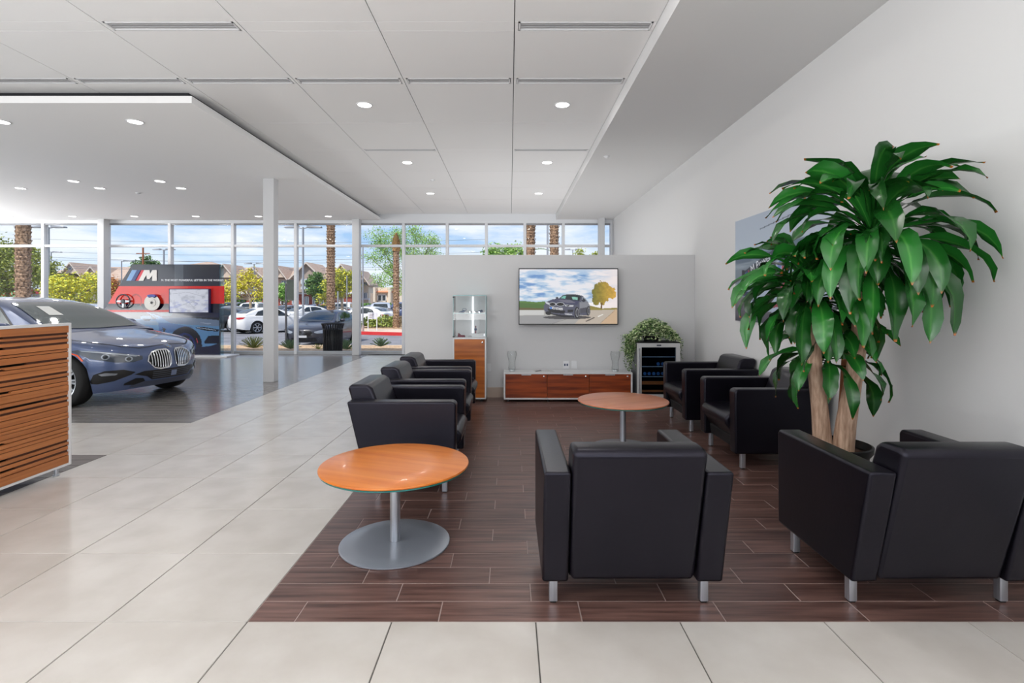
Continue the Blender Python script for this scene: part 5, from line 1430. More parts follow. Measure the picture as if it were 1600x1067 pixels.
specs = [('A', 424, 30.5, 52, WP, 'white saloon seen from its rear left corner, partly behind the white column'),
 ('A', 346, 31.5, 172, KP, 'black saloon right of the display wall, left of the white saloon'),
 ('A', 352, 41, 200, GP_, 'grey saloon behind the black one, under the yellow flowering tree'),
 ('B', 368, 50, 100, KP, 'dark sport utility car far back beside the yellow flowering tree'),
 ('B', 402, 50, 95, WP, 'white sport utility car seen from behind, far back left of the column'),
 ('A', 443, 47, 250, GP_, 'grey car behind the white saloon, right of the column'),
 ('A', 462, 52, 240, WP, 'white car right of the column, far back behind the post sign'),
 ('A', 473, 42, 235, WP, 'pale car behind the dark grey saloon bonnet, nearest the tall lamp post'),
 ('A', 486, 56, 230, BP, 'blue car in the far row behind the tall lamp post'),
 ('A', 500, 60, 235, RP, 'red car in the far row, left of the palm trunk'),
 ('B', 518, 66, 100, GP_, 'grey sport utility car in the far row behind the palm trunk'),
 ('B', 541, 52, 95, WP, 'white sport utility car above the roof of the dark grey saloon'),
 ('A', 575, 53, 200, GP_, 'grey car right of the window column, above the white board sign'),
 ('B', 597, 45, 100, None, None),
 ('B', 628, 52, 96, BP, 'dark blue sport utility car right of the short palm'),
 ('A', 569, 36, 160, WP, 'white car partly hidden by the window column, left of the white board sign'),
 ('B', 148, 26, 20, SP, 'silver sport utility car seen over the showroom car windscreen, left of the display wall'),
 ('A', 100, 44, 190, RP, 'red car far behind the flowering tree on the left'),
 ('B', 60, 40, 175, GP_, 'grey sport utility car behind the thick palm on the left'),
 ]
setcar(protoA, 507, 22.2, -91)
usedB = False
for (k, px, Y, hd, pa, lab) in specs:
    if k == 'B' and lab is None: setcar(protoB, px, Y, hd); continue
    o = copy_tree(protoA if k == 'A' else protoB); setcar(o, px, Y, hd, pa, lab)

# --- litter bin
bn = thing('litter_bin', 'black slatted litter bin with flared rim outside the glass', 'trash can', (gp(520, 14.35).x, 14.35, -0.02))
MB().lathe([(0.225, 0.02), (0.235, 0.60)], 24).build('liner', BLACK, bn, smooth=40)
for k in range(26):
    a = 2*PI*k/26; ca, sa = math.cos(a), math.sin(a)
    MB().tube([(0.235*ca, 0.235*sa, 0.02), (0.245*ca, 0.245*sa, 0.60), (0.262*ca, 0.262*sa, 0.70), (0.285*ca, 0.285*sa, 0.765)], 0.016, 4).build('slat', mat('bin_black', srgb(24, 22, 24), 0.4), bn)
MB().tube([(0.288*math.cos(a), 0.288*math.sin(a), 0.77) for a in np.linspace(0, 2*PI, 32)], 0.016, 8, cap=False).build('rim', BLACK, bn, smooth=True)
MB().tube([(0.25*math.cos(a), 0.25*math.sin(a), 0.62) for a in np.linspace(0, 2*PI, 32)], 0.018, 8, cap=False).build('upper_hoop', BLACK, bn, smooth=True)
MB().lathe([(0.25, 0), (0.25, 0.03)], 28).build('base', BLACK, bn)

# --- agaves and tufts
def agave(px, Y, s, lab, col_=None, n_=34, thin=1.0, z0=-0.03):
    t = thing('agave', lab, 'plant', gp(px, Y, z0), 0, 'desert plants in the gravel')
    m = col_ or mat('agave_green', srgb(112, 140, 104), 0.5)
    rr = random.Random(px)
    for k in range(n_):
        az = k*2.39996; f = (k+.5)/n_; e0 = R(12+68*f+rr.uniform(-6, 6)); ln = s*(0.95-0.2*f)
        d = Vector((math.cos(az)*math.cos(e0), math.sin(az)*math.cos(e0), math.sin(e0))); sd = Vector((-math.sin(az), math.cos(az), 0)); nn = sd.cross(d)*-1
        w = s*0.11*thin
        q = [Vector((0, 0, 0.01)), d*ln*0.35, d*ln*0.7+nn*0.01, d*ln+Vector((0, 0, 0.02*s))]
        mb = MB(); ws_ = [w*.7, w, w*.75, 0.004]
        for i in range(3):
            a, b = q[i], q[i+1]
            mb.add([a-sd*ws_[i]/2+nn*.012*thin, a-nn*.008, a+sd*ws_[i]/2+nn*.012*thin, b+sd*ws_[i+1]/2+nn*.012*thin, b-nn*.008, b-sd*ws_[i+1]/2+nn*.012*thin], [(0, 1, 4, 5), (1, 2, 3, 4)])
        mb.build('blade', m, t, fix=False)
YG = mat('yellow_green_blade', srgb(150, 158, 84), 0.6)
agave(396, 15.6, 0.46, 'spiky yellow green tuft left of the white column', YG, 70, 0.35)
agave(453, 15.4, 0.36, 'blue green agave below the post sign')
agave(541, 15.2, 0.38, 'pale green agave right of the litter bin')
agave(595, 16.2, 0.36, 'agave in the gravel before the red curb')
agave(497, 15.3, 0.22, 'small straggly yellow weed left of the litter bin', YG, 16, 0.5)
def shrub(px, Y, r, lab, col_, z0=-0.28):
    t = thing('shrub', lab, 'shrub', gp(px, Y, z0), 0, 'rounded shrubs on the island')
    MB().tube([(0, 0, 0), (0, 0, r*.8)], 0.03, 6).build('stem', mat('twig', srgb(110, 90, 70), 0.9), t)
    mb = MB(); rr = random.Random(int(px))
    for k in range(420):
        d = Vector((rr.gauss(0, 1), rr.gauss(0, 1), rr.gauss(0, 1))).normalized(); d.z = abs(d.z)*1.0
        c_ = d*r*rr.uniform(.65, 1)+Vector((0, 0, r*.1)); a = Vector((rr.gauss(0, 1), rr.gauss(0, 1), rr.gauss(0, 1))).normalized()*0.09; b = a.orthogonal().normalized()*0.05
        mb.add([c_-a, c_+b, c_+a, c_-b], [(0, 1, 2, 3)])
    tag(mb.build('foliage', col_, t, fix=False), kind='stuff')
SH = mat('shrub_green', srgb(134, 148, 66), 0.7, noise=((6, 6, 6), 3, srgb(92, 112, 40), srgb(170, 180, 90), 0.3, 0.7)); HG = mat('hedge_green', srgb(80, 124, 44), 0.7)
shrub(578, 33, 0.62, 'round yellow green shrub under the white board sign', SH); shrub(600, 33, 0.70, 'round yellow green shrub left of the short palm', SH); shrub(611, 34, 0.6, 'round shrub touching the short palm trunk', SH); shrub(625, 34, 0.62, 'brownish round shrub right of the short palm', mat('brown_shrub', srgb(134, 116, 84), 0.8))
for px in (578, 592): pass
hd = thing('hedge', 'clipped bright green hedge before the beige house', 'hedge', gp(580, 58, LOT))
mb = MB(); rr = random.Random(5)
for k in range(1300):
    c_ = Vector((rr.uniform(-2.2, 2.2), rr.uniform(-.8, .8), rr.uniform(0.1, 1.5))); a = Vector((rr.gauss(0, 1), rr.gauss(0, 1), rr.gauss(0, 1))).normalized()*0.16; b = a.orthogonal().normalized()*0.1
    mb.add([c_-a, c_+b, c_+a, c_-b], [(0, 1, 2, 3)])
tag(mb.build('foliage', HG, hd, fix=False), kind='stuff'); MB().box(-2, 2, -.6, .6, 0, 1.2).build('woody_core', mat('hedge_core', srgb(40, 60, 26), 0.9), hd)

# --- palms
PB = mat('palm_bark', srgb(150, 118, 90), 0.9, noise=((15, 15, 14), 4, srgb(92, 68, 50), srgb(196, 162, 130), 0.36, 0.64))
def palm_trunk(px, Y, r, z0, z1, lab, cone=False, seed=1, fronds=0, flare=1.0, frz=None):
    t = thing('palm_tree', lab, 'palm tree', gp(px, Y, z0), 0, 'palm trees')
    H = z1-z0; rr = random.Random(seed); mb = MB()
    MB().lathe([(r*1.15, 0), (r*.92, .4), (r*.88, H)], 16).build('trunk', PB, t, smooth=60)
    rows_ = int(H/0.16)
    for i in range(rows_):                      # cut frond bases, overlapping like scales
        z = 0.05+i*0.16; n_ = 12
        rad = r*(0.92 if z > .5 else 1.05)*(flare if z > H*.75 else 1.0)
        for k in range(n_):
            a = 2*PI*(k+(i % 2)*.5)/n_+rr.uniform(-.08, .08); ca, sa = math.cos(a), math.sin(a); w = rad*0.30; o_ = rad*rr.uniform(1.05, 1.30)
            px_, py_ = -sa*w, ca*w
            mb.add([(ca*rad*.85+px_, sa*rad*.85+py_, z-.04), (ca*rad*.85-px_, sa*rad*.85-py_, z-.04), (ca*o_-px_*.7, sa*o_-py_*.7, z+.13), (ca*o_+px_*.7, sa*o_+py_*.7, z+.13), (ca*rad*.9, sa*rad*.9, z+.19)], [(0, 1, 2, 3), (3, 2, 4)])
    tag(mb.build('frond_bases', PB, t, fix=False), kind='stuff')
    if cone:
        mb = MB()
        for i in range(16):
            f = i/16; z = H-0.05+f*1.0; rad = r*1.5*math.sin(PI*(.35+.62*f))**.9
            for k in range(14):
                a = 2*PI*(k+(i % 2)*.5)/14; ca, sa = math.cos(a), math.sin(a); w = rad*.26
                mb.add([(ca*rad*.8-sa*w, sa*rad*.8+ca*w, z), (ca*rad*.8+sa*w, sa*rad*.8-ca*w, z), (ca*rad*1.05, sa*rad*1.05, z+.2)], [(0, 1, 2)])
        tag(mb.build('trimmed_crown', mat('dry_crown', srgb(150, 112, 66), 0.9, noise=((12, 12, 12), 3, srgb(96, 70, 40), srgb(190, 150, 96), .3, .7)), t, fix=False), kind='stuff')
        MB().lathe([(r*1.3, 0), (r*1.2, .5), (r*.15, 1.1)], 12, (0, 0, H-.05)).build('crown_core', mat('dry_crown', (1,1,1,1)), t)
    for k in range(fronds):
        az = 2*PI*k/fronds+rr.uniform(-.2, .2); e_ = R(rr.uniform(30, 75)); p_ = Vector((0, 0, H)); pts_ = [p_.copy()]
        for i in range(9):
            p_ = p_+Vector((math.cos(az)*math.cos(e_), math.sin(az)*math.cos(e_), math.sin(e_)))*0.3; e_ -= R(11); pts_.append(p_.copy())
        mb = MB().tube(pts_, 0.02, 5)
        for i in range(1, 10):
            for f_ in (0, .33, .66):
                a = pts_[i-1].lerp(pts_[i], f_); dr_ = (pts_[i]-pts_[i-1]).normalized(); sd = dr_.cross(Vector((0, 0, 1))).normalized()
                for sg in (-1, 1):
                    tip = a+(sd*sg+dr_*.7+Vector((0, 0, .15))).normalized()*0.55*(1-.05*i); w = dr_*0.025
                    mb.add([a-w, a+w, tip], [(0, 1, 2)])
        mb.build('frond', mat('frond_green', srgb(96, 140, 70), 0.6), t, fix=False)
    return t
palm_trunk(36, 19.5, 0.235, LOT, 5.6, 'thick palm trunk outside at the far left, behind the showroom car', seed=3)
palm_trunk(517, 30.5, 0.235, LOT, 7.2, 'tall palm trunk rising behind the dark grey saloon', seed=4)
palm_trunk(619, 32.0, 0.185, -0.28, 4.4, 'short palm with trimmed pointed crown beside the feathery green tree', cone=True, seed=5)
palm_trunk(829, 26.0, 0.225, LOT, 6.4, 'orange brown palm trunk seen above the partition, left of two', seed=6, flare=1.06)
palm_trunk(866, 25.0, 0.215, LOT, 6.4, 'greyish palm trunk seen above the partition, right of two', seed=7)
palm_trunk(806, 30.0, 0.18, LOT, 3.0, 'small palm whose green fronds show above the partition', seed=8, fronds=16)

# --- trees
def tree(nm, px, Y, z0, trunk_h, blobs, leafc, n_leaf, lsz, lab, seed, barkc=None, droop=0.0, cat='tree'):
    """blobs: (px, py, radius px, depth offset) of the crown masses, at depth Y"""
    t = thing(nm, lab, cat, gp(px, Y, z0), 0, 'trees outside the showroom')
    o_ = gp(px, Y, z0); rr = random.Random(seed); k_ = Y/FPX
    bm_ = barkc or mat('tree_bark', srgb(128, 108, 88), 0.9)
    fork = Vector((0, 0, trunk_h))
    MB().tube([(0, 0, 0), (0.04, 0.02, trunk_h*.5), fork], [0.15, .12, .10], 8).build('trunk', bm_, t, smooth=50)
    cs = []
    for (bx, by, br, dd) in blobs:
        c_ = pt(bx, by, Y+dd)-o_; cs.append((c_, br*k_))
        mid = fork.lerp(c_, .5)+Vector((rr.uniform(-.2, .2), rr.uniform(-.2, .2), -.15))
        MB().tube([fork-Vector((0, 0, .1)), mid, c_], [.07, .05, .02], 6).build('branch', bm_, t, smooth=50)
    mb = MB(); tw = MB()
    tot = sum(r_**2 for _, r_ in cs)
    for (c_, r_) in cs:
        nn_ = int(n_leaf*r_**2/tot)
        ncl = max(6, nn_//26)
        for q in range(ncl):
            d = Vector((rr.gauss(0, 1), rr.gauss(0, 1), rr.gauss(0, 1))).normalized()*r_*rr.uniform(.25, 1.0)
            cc = c_+d
            tw.tube([c_+d*.3, cc], [.012, .005], 3, cap=False)
            for j in range(26):
                e_ = cc+Vector((rr.gauss(0, .17), rr.gauss(0, .17), rr.gauss(0, .13)-droop*rr.random()))*(r_*.9+.3)
                a = Vector((rr.gauss(0, 1), rr.gauss(0, 1), rr.gauss(0, .7))).normalized()*lsz; b = a.orthogonal().normalized()*lsz*.5
                mb.add([e_-a, e_+b, e_+a, e_-b], [(0, 1, 2, 3)], rr.choice([0, 0, 1]))
    tag(mb.build('foliage', leafc, t, fix=False), kind='stuff'); tag(tw.build('twigs', bm_, t, fix=False), kind='stuff')
OL = [mat('olive_leaf', srgb(150, 158, 58), 0.6), mat('olive_leaf_dark', srgb(100, 118, 40), 0.6)]
YL = [mat('yellow_leaf', srgb(222, 214, 52), 0.6), mat('yellow_green_leaf', srgb(160, 172, 54), 0.6)]
DG = [mat('deep_green_leaf', srgb(64, 104, 44), 0.6), mat('mid_green_leaf', srgb(110, 146, 60), 0.6)]
MG = [mat('mesquite_leaf', srgb(124, 170, 72), 0.6), mat('mesquite_leaf_pale', srgb(166, 196, 110), 0.6)]
tree('shade_tree', 12, 38, LOT, 2.6, [(-12, 400, 34, 0), (12, 398, 26, 1), (20, 430, 34, 0), (-8, 440, 34, -1), (60, 415, 28, 0), (66, 440, 26, 1), (80, 428, 20, 0), (48, 398, 14, 0)], OL, 9500, .10, 'large olive green tree behind the thick left palm', 1)
tree('flowering_tree', 112, 30, LOT, 1.4, [(92, 452, 24, 0), (115, 446, 22, 0), (140, 450, 24, 1), (100, 472, 22, 0), (132, 472, 24, 0), (150, 440, 16, 0), (84, 438, 14, 0)], YL, 5200, .075, 'yellow green flowering tree left of the window column', 2)
tree('bare_tree', 176, 34, LOT, 1.6, [(176, 456, 14, 0), (172, 440, 10, 0), (182, 446, 10, 0)], [mat('rust_leaf', srgb(176, 112, 62), 0.7), mat('rust_leaf_pale', srgb(206, 150, 90), 0.7)], 1200, .07, 'small rust brown tree just left of the display wall', 3)
tree('street_tree', 224, 95, LOT, 3.2, [(214, 418, 13, 0), (230, 412, 14, 0), (243, 420, 10, 0)], DG, 1600, .22, 'green tree top peeking over the display wall beside the wooden pole', 4)
tree('flowering_tree', 391, 40, LOT, 2.0, [(372, 446, 18, 0), (392, 440, 18, 0), (406, 446, 14, 0), (360, 462, 14, 1), (352, 450, 14, 1), (405, 460, 12, 0), (385, 430, 12, 0)], [YL[0], mat('dry_twig_leaf', srgb(190, 168, 120), 0.7)], 3600, .075, 'yellow flowering tree with bare twigs left of the white column', 5, barkc=mat('pale_bark', srgb(176, 156, 134), 0.9))
tree('street_tree', 358, 62, LOT, 2.2, [(352, 462, 16, 0), (368, 468, 14, 0), (406, 464, 12, 0)], DG, 1800, .14, 'dense green tree behind the yellow flowering tree', 6)
tree('street_tree', 441, 58, LOT, 2.2, [(440, 454, 12, 0), (444, 464, 10, 0)], MG, 1000, .14, 'bright green tree just right of the white column', 7)
tree('shade_tree', 495, 50, LOT, 2.0, [(490, 448, 14, 0), (502, 452, 16, 0), (496, 438, 12, 0), (484, 440, 8, 0)], DG, 3000, .12, 'dark green tree left of the tall palm', 8)
tree('flowering_tree', 534, 47, LOT, 2.0, [(530, 436, 20, 0), (545, 446, 18, 0), (520, 448, 16, 0), (550, 432, 14, 0), (507, 466, 12, 0), (530, 455, 14, 0)], [OL[0], YL[0]], 4600, .10, 'yellow green tree right of the tall palm', 9, barkc=mat('pale_bark', (1,1,1,1)))
tree('feathery_tree', 634, 38, -0.28, 2.6, [(600, 392, 26, 0), (590, 372, 20, 0), (622, 372, 26, 0), (650, 368, 26, 0), (675, 376, 18, 0), (640, 395, 26, 0), (612, 425, 24, 0), (590, 436, 14, 0), (620, 445, 16, 0), (668, 392, 18, 0), (578, 402, 12, 0)], MG, 9000, .062, 'wide feathery green tree behind the short palm and the partition top', 10, barkc=mat('green_bark', srgb(150, 160, 110), 0.8), droop=.2)
tree('street_tree', 580, 92, LOT, 3.0, [(578, 446, 12, 0), (588, 450, 12, 0), (575, 458, 10, 0)], [mat('grey_green_leaf', srgb(96, 112, 76), 0.7), mat('grey_green_leaf2', srgb(126, 140, 100), 0.7)], 1500, .2, 'grey green tree between the two far houses', 11)
tree('street_tree', 790, 40, LOT, 2.6, [(775, 396, 16, 0), (800, 394, 16, 0), (818, 396, 10, 0), (762, 402, 12, 0)], MG, 2600, .10, 'low bright green tree top just above the partition', 12)
tree('street_tree', 905, 44, LOT, 2.8, [(905, 402, 12, 0), (930, 398, 7, 0)], [OL[0], YL[1]], 900, .09, 'tree tip above the partition beside the right window column', 13)

# --- lamp posts, poles, wires
PG = mat('pole_grey', srgb(150, 154, 160), 0.5, metal=0.2)
def lamp_post(px, Y, ytop, w, lab, head=True, z0=LOT, r=None, heads=2):
    t = thing('lamp_post', lab, 'lamp post', gp(px, Y, z0), 0, 'lamp posts in the lot')
    H = pt(px, ytop, Y).z-z0; rr_ = w*Y/FPX/2
    MB().tube([(0, 0, 0), (0, 0, H)], rr_, 10).build('pole', PG, t, smooth=40)
    MB().lathe([(rr_*2, 0), (rr_*2, .5)], 12).build('footing', CONC, t)
    if head:
        for s_ in ((-1, 1) if heads == 2 else (1,)):
            MB().tube([(0, 0, H-.05), (s_*.3, 0, H)], rr_*.6, 6).build('arm', PG, t)
            MB().hexa([(s_*.25, -.18, H-.03), (s_*.95, -.15, H-.03), (s_*.95, .15, H-.03), (s_*.25, .18, H-.03), (s_*.25, -.18, H+.08), (s_*.95, -.10, H+.04), (s_*.95, .10, H+.04), (s_*.25, .18, H+.08)]).build('lamp_head', PG, t)
lamp_post(473.5, 27.5, 355, 3.2, 'tall lamp post with double head left of the tall palm')
lamp_post(397, 52, 412, 1.8, 'distant lamp post above the yellow flowering tree')
lamp_post(76, 30, 355, 3.0, 'lamp post behind the first window post on the left')
lamp_post(80, 50, 394, 1.6, 'distant lamp post just right of the first window post', heads=1)
lamp_post(190, 44, 408, 1.6, 'slim lamp post left of the display wall', heads=1)
lamp_post(256, 46, 390, 2.6, 'lamp post above the display wall at the window post')
lamp_post(567, 28.5, 384, 2.0, 'grey pole right of the window column before the beige house', head=False)
lamp_post(855.5, 22, 330, 3.0, 'blue grey pole between the two palms above the partition', head=False)
lamp_post(895, 50, 390, 1.5, 'lamp post tip above the partition right of the palms')
lamp_post(528, 36, 455, 2.4, 'short grey post under the tree right of the tall palm', head=False)
lamp_post(542, 44, 430, 1.6, 'thin post inside the yellow green tree', head=False)
up_ = thing('utility_pole', 'brown wooden utility pole above the display wall', 'utility pole', gp(223.5, 80, LOT))
MB().tube([(0, 0, 0), (0, 0, pt(0, 387, 80).z-LOT)], .13, 8).build('pole', mat('pole_wood', srgb(150, 92, 62), 0.9), up_)
MB().box(-1.0, 1.0, -.08, .08, pt(0, 396, 80).z-LOT-.06, pt(0, 396, 80).z-LOT+.06).build('cross_arm', mat('pole_wood', (1,1,1,1)), up_)
for k, (ya_, yb_) in enumerate(((366, 374), (385, 394), (400, 398), (392, 408), (406, 418), (412, 412))):
    a, b = pt(-120, ya_, 82), pt(760, yb_, 82)
    pts_ = [a.lerp(b, f)-Vector((0, 0, 0.9*4*f*(1-f))) for f in np.linspace(0, 1, 14)]
    o = MB().tube(pts_, 0.022, 4).build('power_line', mat('wire', srgb(110, 116, 126), 0.7)); tag(o, 'thin power line across the sky, %s' % ['topmost', 'second from the top', 'third from the top', 'fourth from the top', 'fifth from the top', 'lowest'][k], 'power line', 'power lines')

# --- signs
ps = thing('post_sign', 'dark framed board sign on a thin post right of the white column', 'sign', gp(447, 20.2, -0.2))
k_ = 20.2/FPX
MB().box(-.03, .03, -.03, .03, 0, (540-437)*k_-.28).build('post', mat('sign_post_dark', srgb(70, 70, 74), 0.5), ps)
zt_, zm_, zb_ = pt(0, 438, 20.2).z+.2, pt(0, 468, 20.2).z+.2, pt(0, 480, 20.2).z+.2
MB().box(.04, .44, -.02, .02, zm_, zt_).build('board', mat('sign_dark_green', srgb(44, 54, 44), 0.3), ps)
MB().box(.03, .45, -.03, .03, zt_, zt_+.03).box(.03, .45, -.03, .03, zm_-.03, zm_).box(.42, .45, -.03, .03, zb_, zt_).box(.03, .45, -.028, .028, zb_-.02, zb_+.01).build('frame', mat('sign_post_dark', (1,1,1,1)), ps)
wsn = thing('board_sign', 'small white board sign on two posts before the shrubs', 'sign', gp(582, 29.2, -0.28))
k_ = 29.2/FPX
for s_ in (-1, 1): MB().box(s_*.24-.02, s_*.24+.02, -.02, .02, 0, pt(0, 488, 29.2).z+.28).build('post', FRAMEW, wsn)
MB().box(-.25, .25, -.035, -.02, pt(0, 498.5, 29.2).z+.28, pt(0, 488, 29.2).z+.28).build('board', WLAM, wsn)
for q in range(3): MB().box(-.18+.02*q, -.02+.05*q, -.038, -.035, pt(0, 498.5, 29.2).z+.28+.07+.09*q, pt(0, 498.5, 29.2).z+.28+.10+.09*q).build('text_bar', mat('text_grey', srgb(140, 120, 120), 0.6), wsn)
gs = thing('green_sign', 'green roadside banner with red lettering left of the thick palm', 'sign', gp(8, 44, LOT))
k_ = 44/FPX; gz = lambda py: pt(0, py, 44).z-LOT
MB().box(-14*k_, 18.5*k_, -.05, .05, gz(465), gz(444)).build('banner', mat('banner_green', srgb(160, 214, 150), 0.6), gs)
for s_ in (-10, 15): MB().box(s_*k_-.05, s_*k_+.05, .06, .14, 0, gz(444)).build('post', PG, gs)
text_obj('SOLD', 10.5*k_, mat('sign_red', srgb(214, 44, 40), 0.5), gs, Matrix.Translation((-11*k_, -.055, gz(462))) @ Matrix.Rotation(PI/2, 4, 'X'), 0.005, bold=0.012)
text_obj('.com', 8.0*k_, mat('sign_slate', srgb(90, 110, 100), 0.5), gs, Matrix.Translation((10.0*k_, -.055, gz(462))) @ Matrix.Rotation(PI/2, 4, 'X'), 0.005)

# --- buildings
STUC = mat('taupe_stucco', srgb(208, 190, 172), 0.85); STUD = mat('dark_taupe_stucco', srgb(160, 146, 134), 0.85); STUL = mat('cream_stucco', srgb(222, 206, 184), 0.85)
ROOF = mat('brown_roof_tile', srgb(186, 162, 144), 0.85, noise=((2, 2, 12), 3, srgb(172, 148, 130), srgb(198, 176, 158), 0.3, 0.7)); BRK = mat('red_brick', srgb(150, 78, 66), 0.85, noise=((6, 6, 14), 3, srgb(128, 62, 52), srgb(168, 94, 80), 0.3, 0.7)); WIN = mat('far_window', srgb(106, 128, 140), 0.15, spec=0.7)
class House:
    def __init__(s, Y, px, nm, lab): s.Y = Y; s.o = gp(px, Y, LOT); s.t = thing(nm, lab, 'building', s.o)
    def p(s, px, py, dy=0.0): v = pt(px, py, s.Y); return Vector((v.x-s.o.x, dy, v.z-LOT))
    def box(s, nm, x0, x1, y0, y1, m, d0=0.0, d1=10.0, par=None):
        a, b = s.p(x0, y1), s.p(x1, y0); return MB().box(a.x, b.x, d0, d1, max(0, a.z), b.z).build(nm, m, par or s.t)
    def hip(s, nm, x0, x1, yr, ye, inset=20, d0=-.6, d1=10.6):
        a, b = s.p(x0, ye), s.p(x1, ye); r0, r1 = s.p(x0+inset, yr), s.p(x1-inset, yr); dm = (d0+d1)/2; th_ = 0.25
        return MB().add([(a.x, d0, a.z), (b.x, d0, a.z), (b.x, d1, a.z), (a.x, d1, a.z), (r0.x, dm, r0.z), (r1.x, dm, r0.z), (a.x, d0, a.z-th_), (b.x, d0, a.z-th_), (b.x, d1, a.z-th_), (a.x, d1, a.z-th_)],
            [(0, 1, 5, 4), (1, 2, 5), (2, 3, 4, 5), (3, 0, 4), (0, 6, 7, 1), (1, 7, 8, 2), (2, 8, 9, 3), (3, 9, 6, 0), (6, 9, 8, 7)]).build(nm, ROOF, s.t)
    def gable(s, x0, x1, yr, ye, m, d0=-1.5, d1=5.0):
        a, b, c_ = s.p(x0, ye), s.p(x1, ye), s.p((x0+x1)/2, yr)
        MB().prism([(a.x, a.z), (b.x, a.z), (c_.x, c_.z)], 'y', d0, d1).build('gable', m, s.t)
        o_ = .45; th_ = .22
        for (q, sg) in ((a, -1), (b, 1)):
            e = (q.x+sg*o_, q.z-o_*(c_.z-q.z)/abs(c_.x-q.x))
            MB().prism([(e[0], e[1]), (c_.x, c_.z), (c_.x, c_.z+th_), (e[0], e[1]+th_)], 'y', d0-.5, d1).build('gable_roof', ROOF, s.t)
            MB().prism([(e[0], e[1]), (c_.x, c_.z-.02), (c_.x, c_.z+th_), (e[0], e[1]+th_)], 'y', d0-.58, d0-.5).build('barge_board', mat('barge_beige', srgb(206, 194, 180), 0.8), s.t)
    def win(s, x0, x1, y0, y1, d0=0.0, frame=True, m=None):
        a, b = s.p(x0, y1), s.p(x1, y0)
        f = MB().box(a.x, b.x, d0-.08, d0+.02, a.z, a.z+.1).box(a.x, b.x, d0-.08, d0+.02, b.z-.1, b.z).box(a.x, a.x+.1, d0-.08, d0+.02, a.z, b.z).box(b.x-.1, b.x, d0-.08, d0+.02, a.z, b.z).box((a.x+b.x)/2-.04, (a.x+b.x)/2+.04, d0-.08, d0+.02, a.z, b.z).build('window', WLAM, s.t)
        MB().box(a.x+.05, b.x-.05, d0-.04, d0+.0, a.z+.05, b.z-.05).build('pane', m or WIN, f)
h = House(88, 145, 'apartment_house', 'tan apartment house with brown gabled roofs behind the left flowering tree')
h.box('wall', 62, 200, 432, 490, STUC); h.hip('roof', 56, 206, 414, 433, 22); h.gable(112, 136, 413, 428, STUC, -1.5, 4); h.gable(142, 170, 419, 436, STUC)
h.box('balcony_recess', 100, 124, 431, 446, mat('dark_recess_brown', srgb(70, 56, 50), 0.8), -.15, .1); h.box('balcony_rail', 98, 126, 446, 452, STUD, -1.4, -.1); h.win(115.5, 124, 418, 423, -1.5)
for x_ in (75, 90, 130, 150, 180): h.win(x_, x_+7, 446, 457)
for x_ in (75, 90, 110, 130, 150, 180): h.win(x_, x_+7, 466, 478)
h = House(80, 400, 'apartment_house', 'long taupe apartment house with brown gabled roofs and brick ground floor')
h.box('upper_wall', 176, 552, 434, 458, STUC); h.box('brick_ground_floor', 176, 552, 459.5, 492, BRK, .1, 9.9); h.box('white_band', 174, 554, 457.2, 459.5, WLAM, -.35, .3)
h.hip('roof', 168, 560, 414.5, 435.5, 26); h.hip('roof', 240, 330, 404, 418, 40, 2, 12)
h.gable(340, 372, 415, 434, STUC, -.9, 4.4); h.gable(386, 420, 420, 435, STUC); h.gable(428, 452, 418, 434, STUC, -1.2, 4.7); h.gable(462, 510, 413, 436, STUD); h.gable(522, 552, 415, 434, STUC, -.9, 4.4)
h.box('dark_bay', 468, 506, 434, 458, STUD, -1.4, 0.1)
h.box('balcony_rail', 470, 504, 466-14, 457, STUD, -2.3, -1.5)
for x_ in (350, 362, 392, 408): h.win(x_, x_+8, 438, 449, -.02)
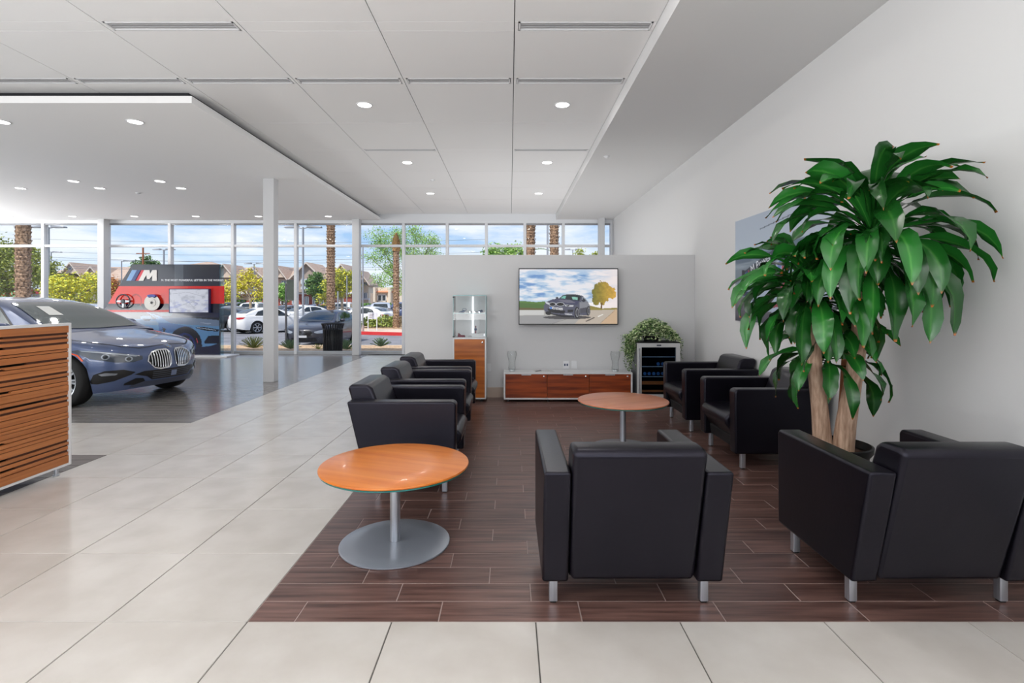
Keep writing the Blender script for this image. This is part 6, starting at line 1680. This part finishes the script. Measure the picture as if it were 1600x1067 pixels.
for x_ in (440,): h.win(x_, x_+8, 438, 449, -.02)
for x_ in (476, 490): h.win(x_, x_+11, 436, 445, -1.4, m=mat('pale_window', srgb(176, 196, 204), .2)); h.win(x_, x_+11, 447.5, 456, -1.4, m=MATS['pale_window'])
for x_ in (438, 456, 476, 488, 499, 510, 530): h.win(x_, x_+6.5, 463, 476, .08)
for x_ in (352, 372, 392): h.box('garage_opening', x_, x_+12, 466, 488, mat('garage_dark', srgb(40, 42, 58), 0.7), .0, .12)
h = House(84, 565, 'apartment_house', 'tall pale end of an apartment house right of the window column')
h.box('wall', 553.5, 576, 440, 494, STUL, 0, 8); h.gable(553.5, 577, 425, 441, STUL, -1, 4); h.win(568, 574, 438, 446); h.win(568, 574, 457, 467); h.box('string_course', 553.5, 577.5, 466, 468.5, WLAM, -.3, .1)
h = House(70, 600, 'beige_house', 'cream two storey house with terracotta roof strip behind the silver utility car')
h.box('wall', 586, 646, 449, 496, STUL, 0, 8); h.box('grey_wing', 574, 587, 458, 496, STUD, 1.5, 8)
MB().prism([(-.4, h.p(0, 457).z), (-.4, h.p(0, 456).z), (1.2, h.p(0, 450).z), (1.2, h.p(0, 449).z)], 'x', h.p(589, 0).x, h.p(616, 0).x).build('terracotta_roof', mat('terracotta', srgb(206, 138, 100), 0.8), h.t)
h.box('side_pier', 586, 589, 449, 480, STUL, -1.0, 0.1); h.box('side_pier', 609, 613, 449, 480, STUL, -1.0, .1)
h.win(590, 604, 460, 471, -.02, m=mat('dark_window', srgb(50, 54, 60), .2)); h.box('porch_opening', 593, 606, 476, 490, mat('garage_dark', (1,1,1,1)), -.02, .1); h.box('balcony_slab', 586, 609, 472, 475, STUL, -1.0, 0)
h = House(100, 46, 'low_shop', 'low red and grey shop building seen right of the thick left palm')
h.box('wall', -40, 70, 452, 492, mat('shop_grey', srgb(176, 176, 178), .8), 0, 10); h.box('red_fascia', -40, 72, 453, 459, mat('fascia_red', srgb(150, 44, 54), .7), -.6, .05); h.win(50, 60, 464, 480)
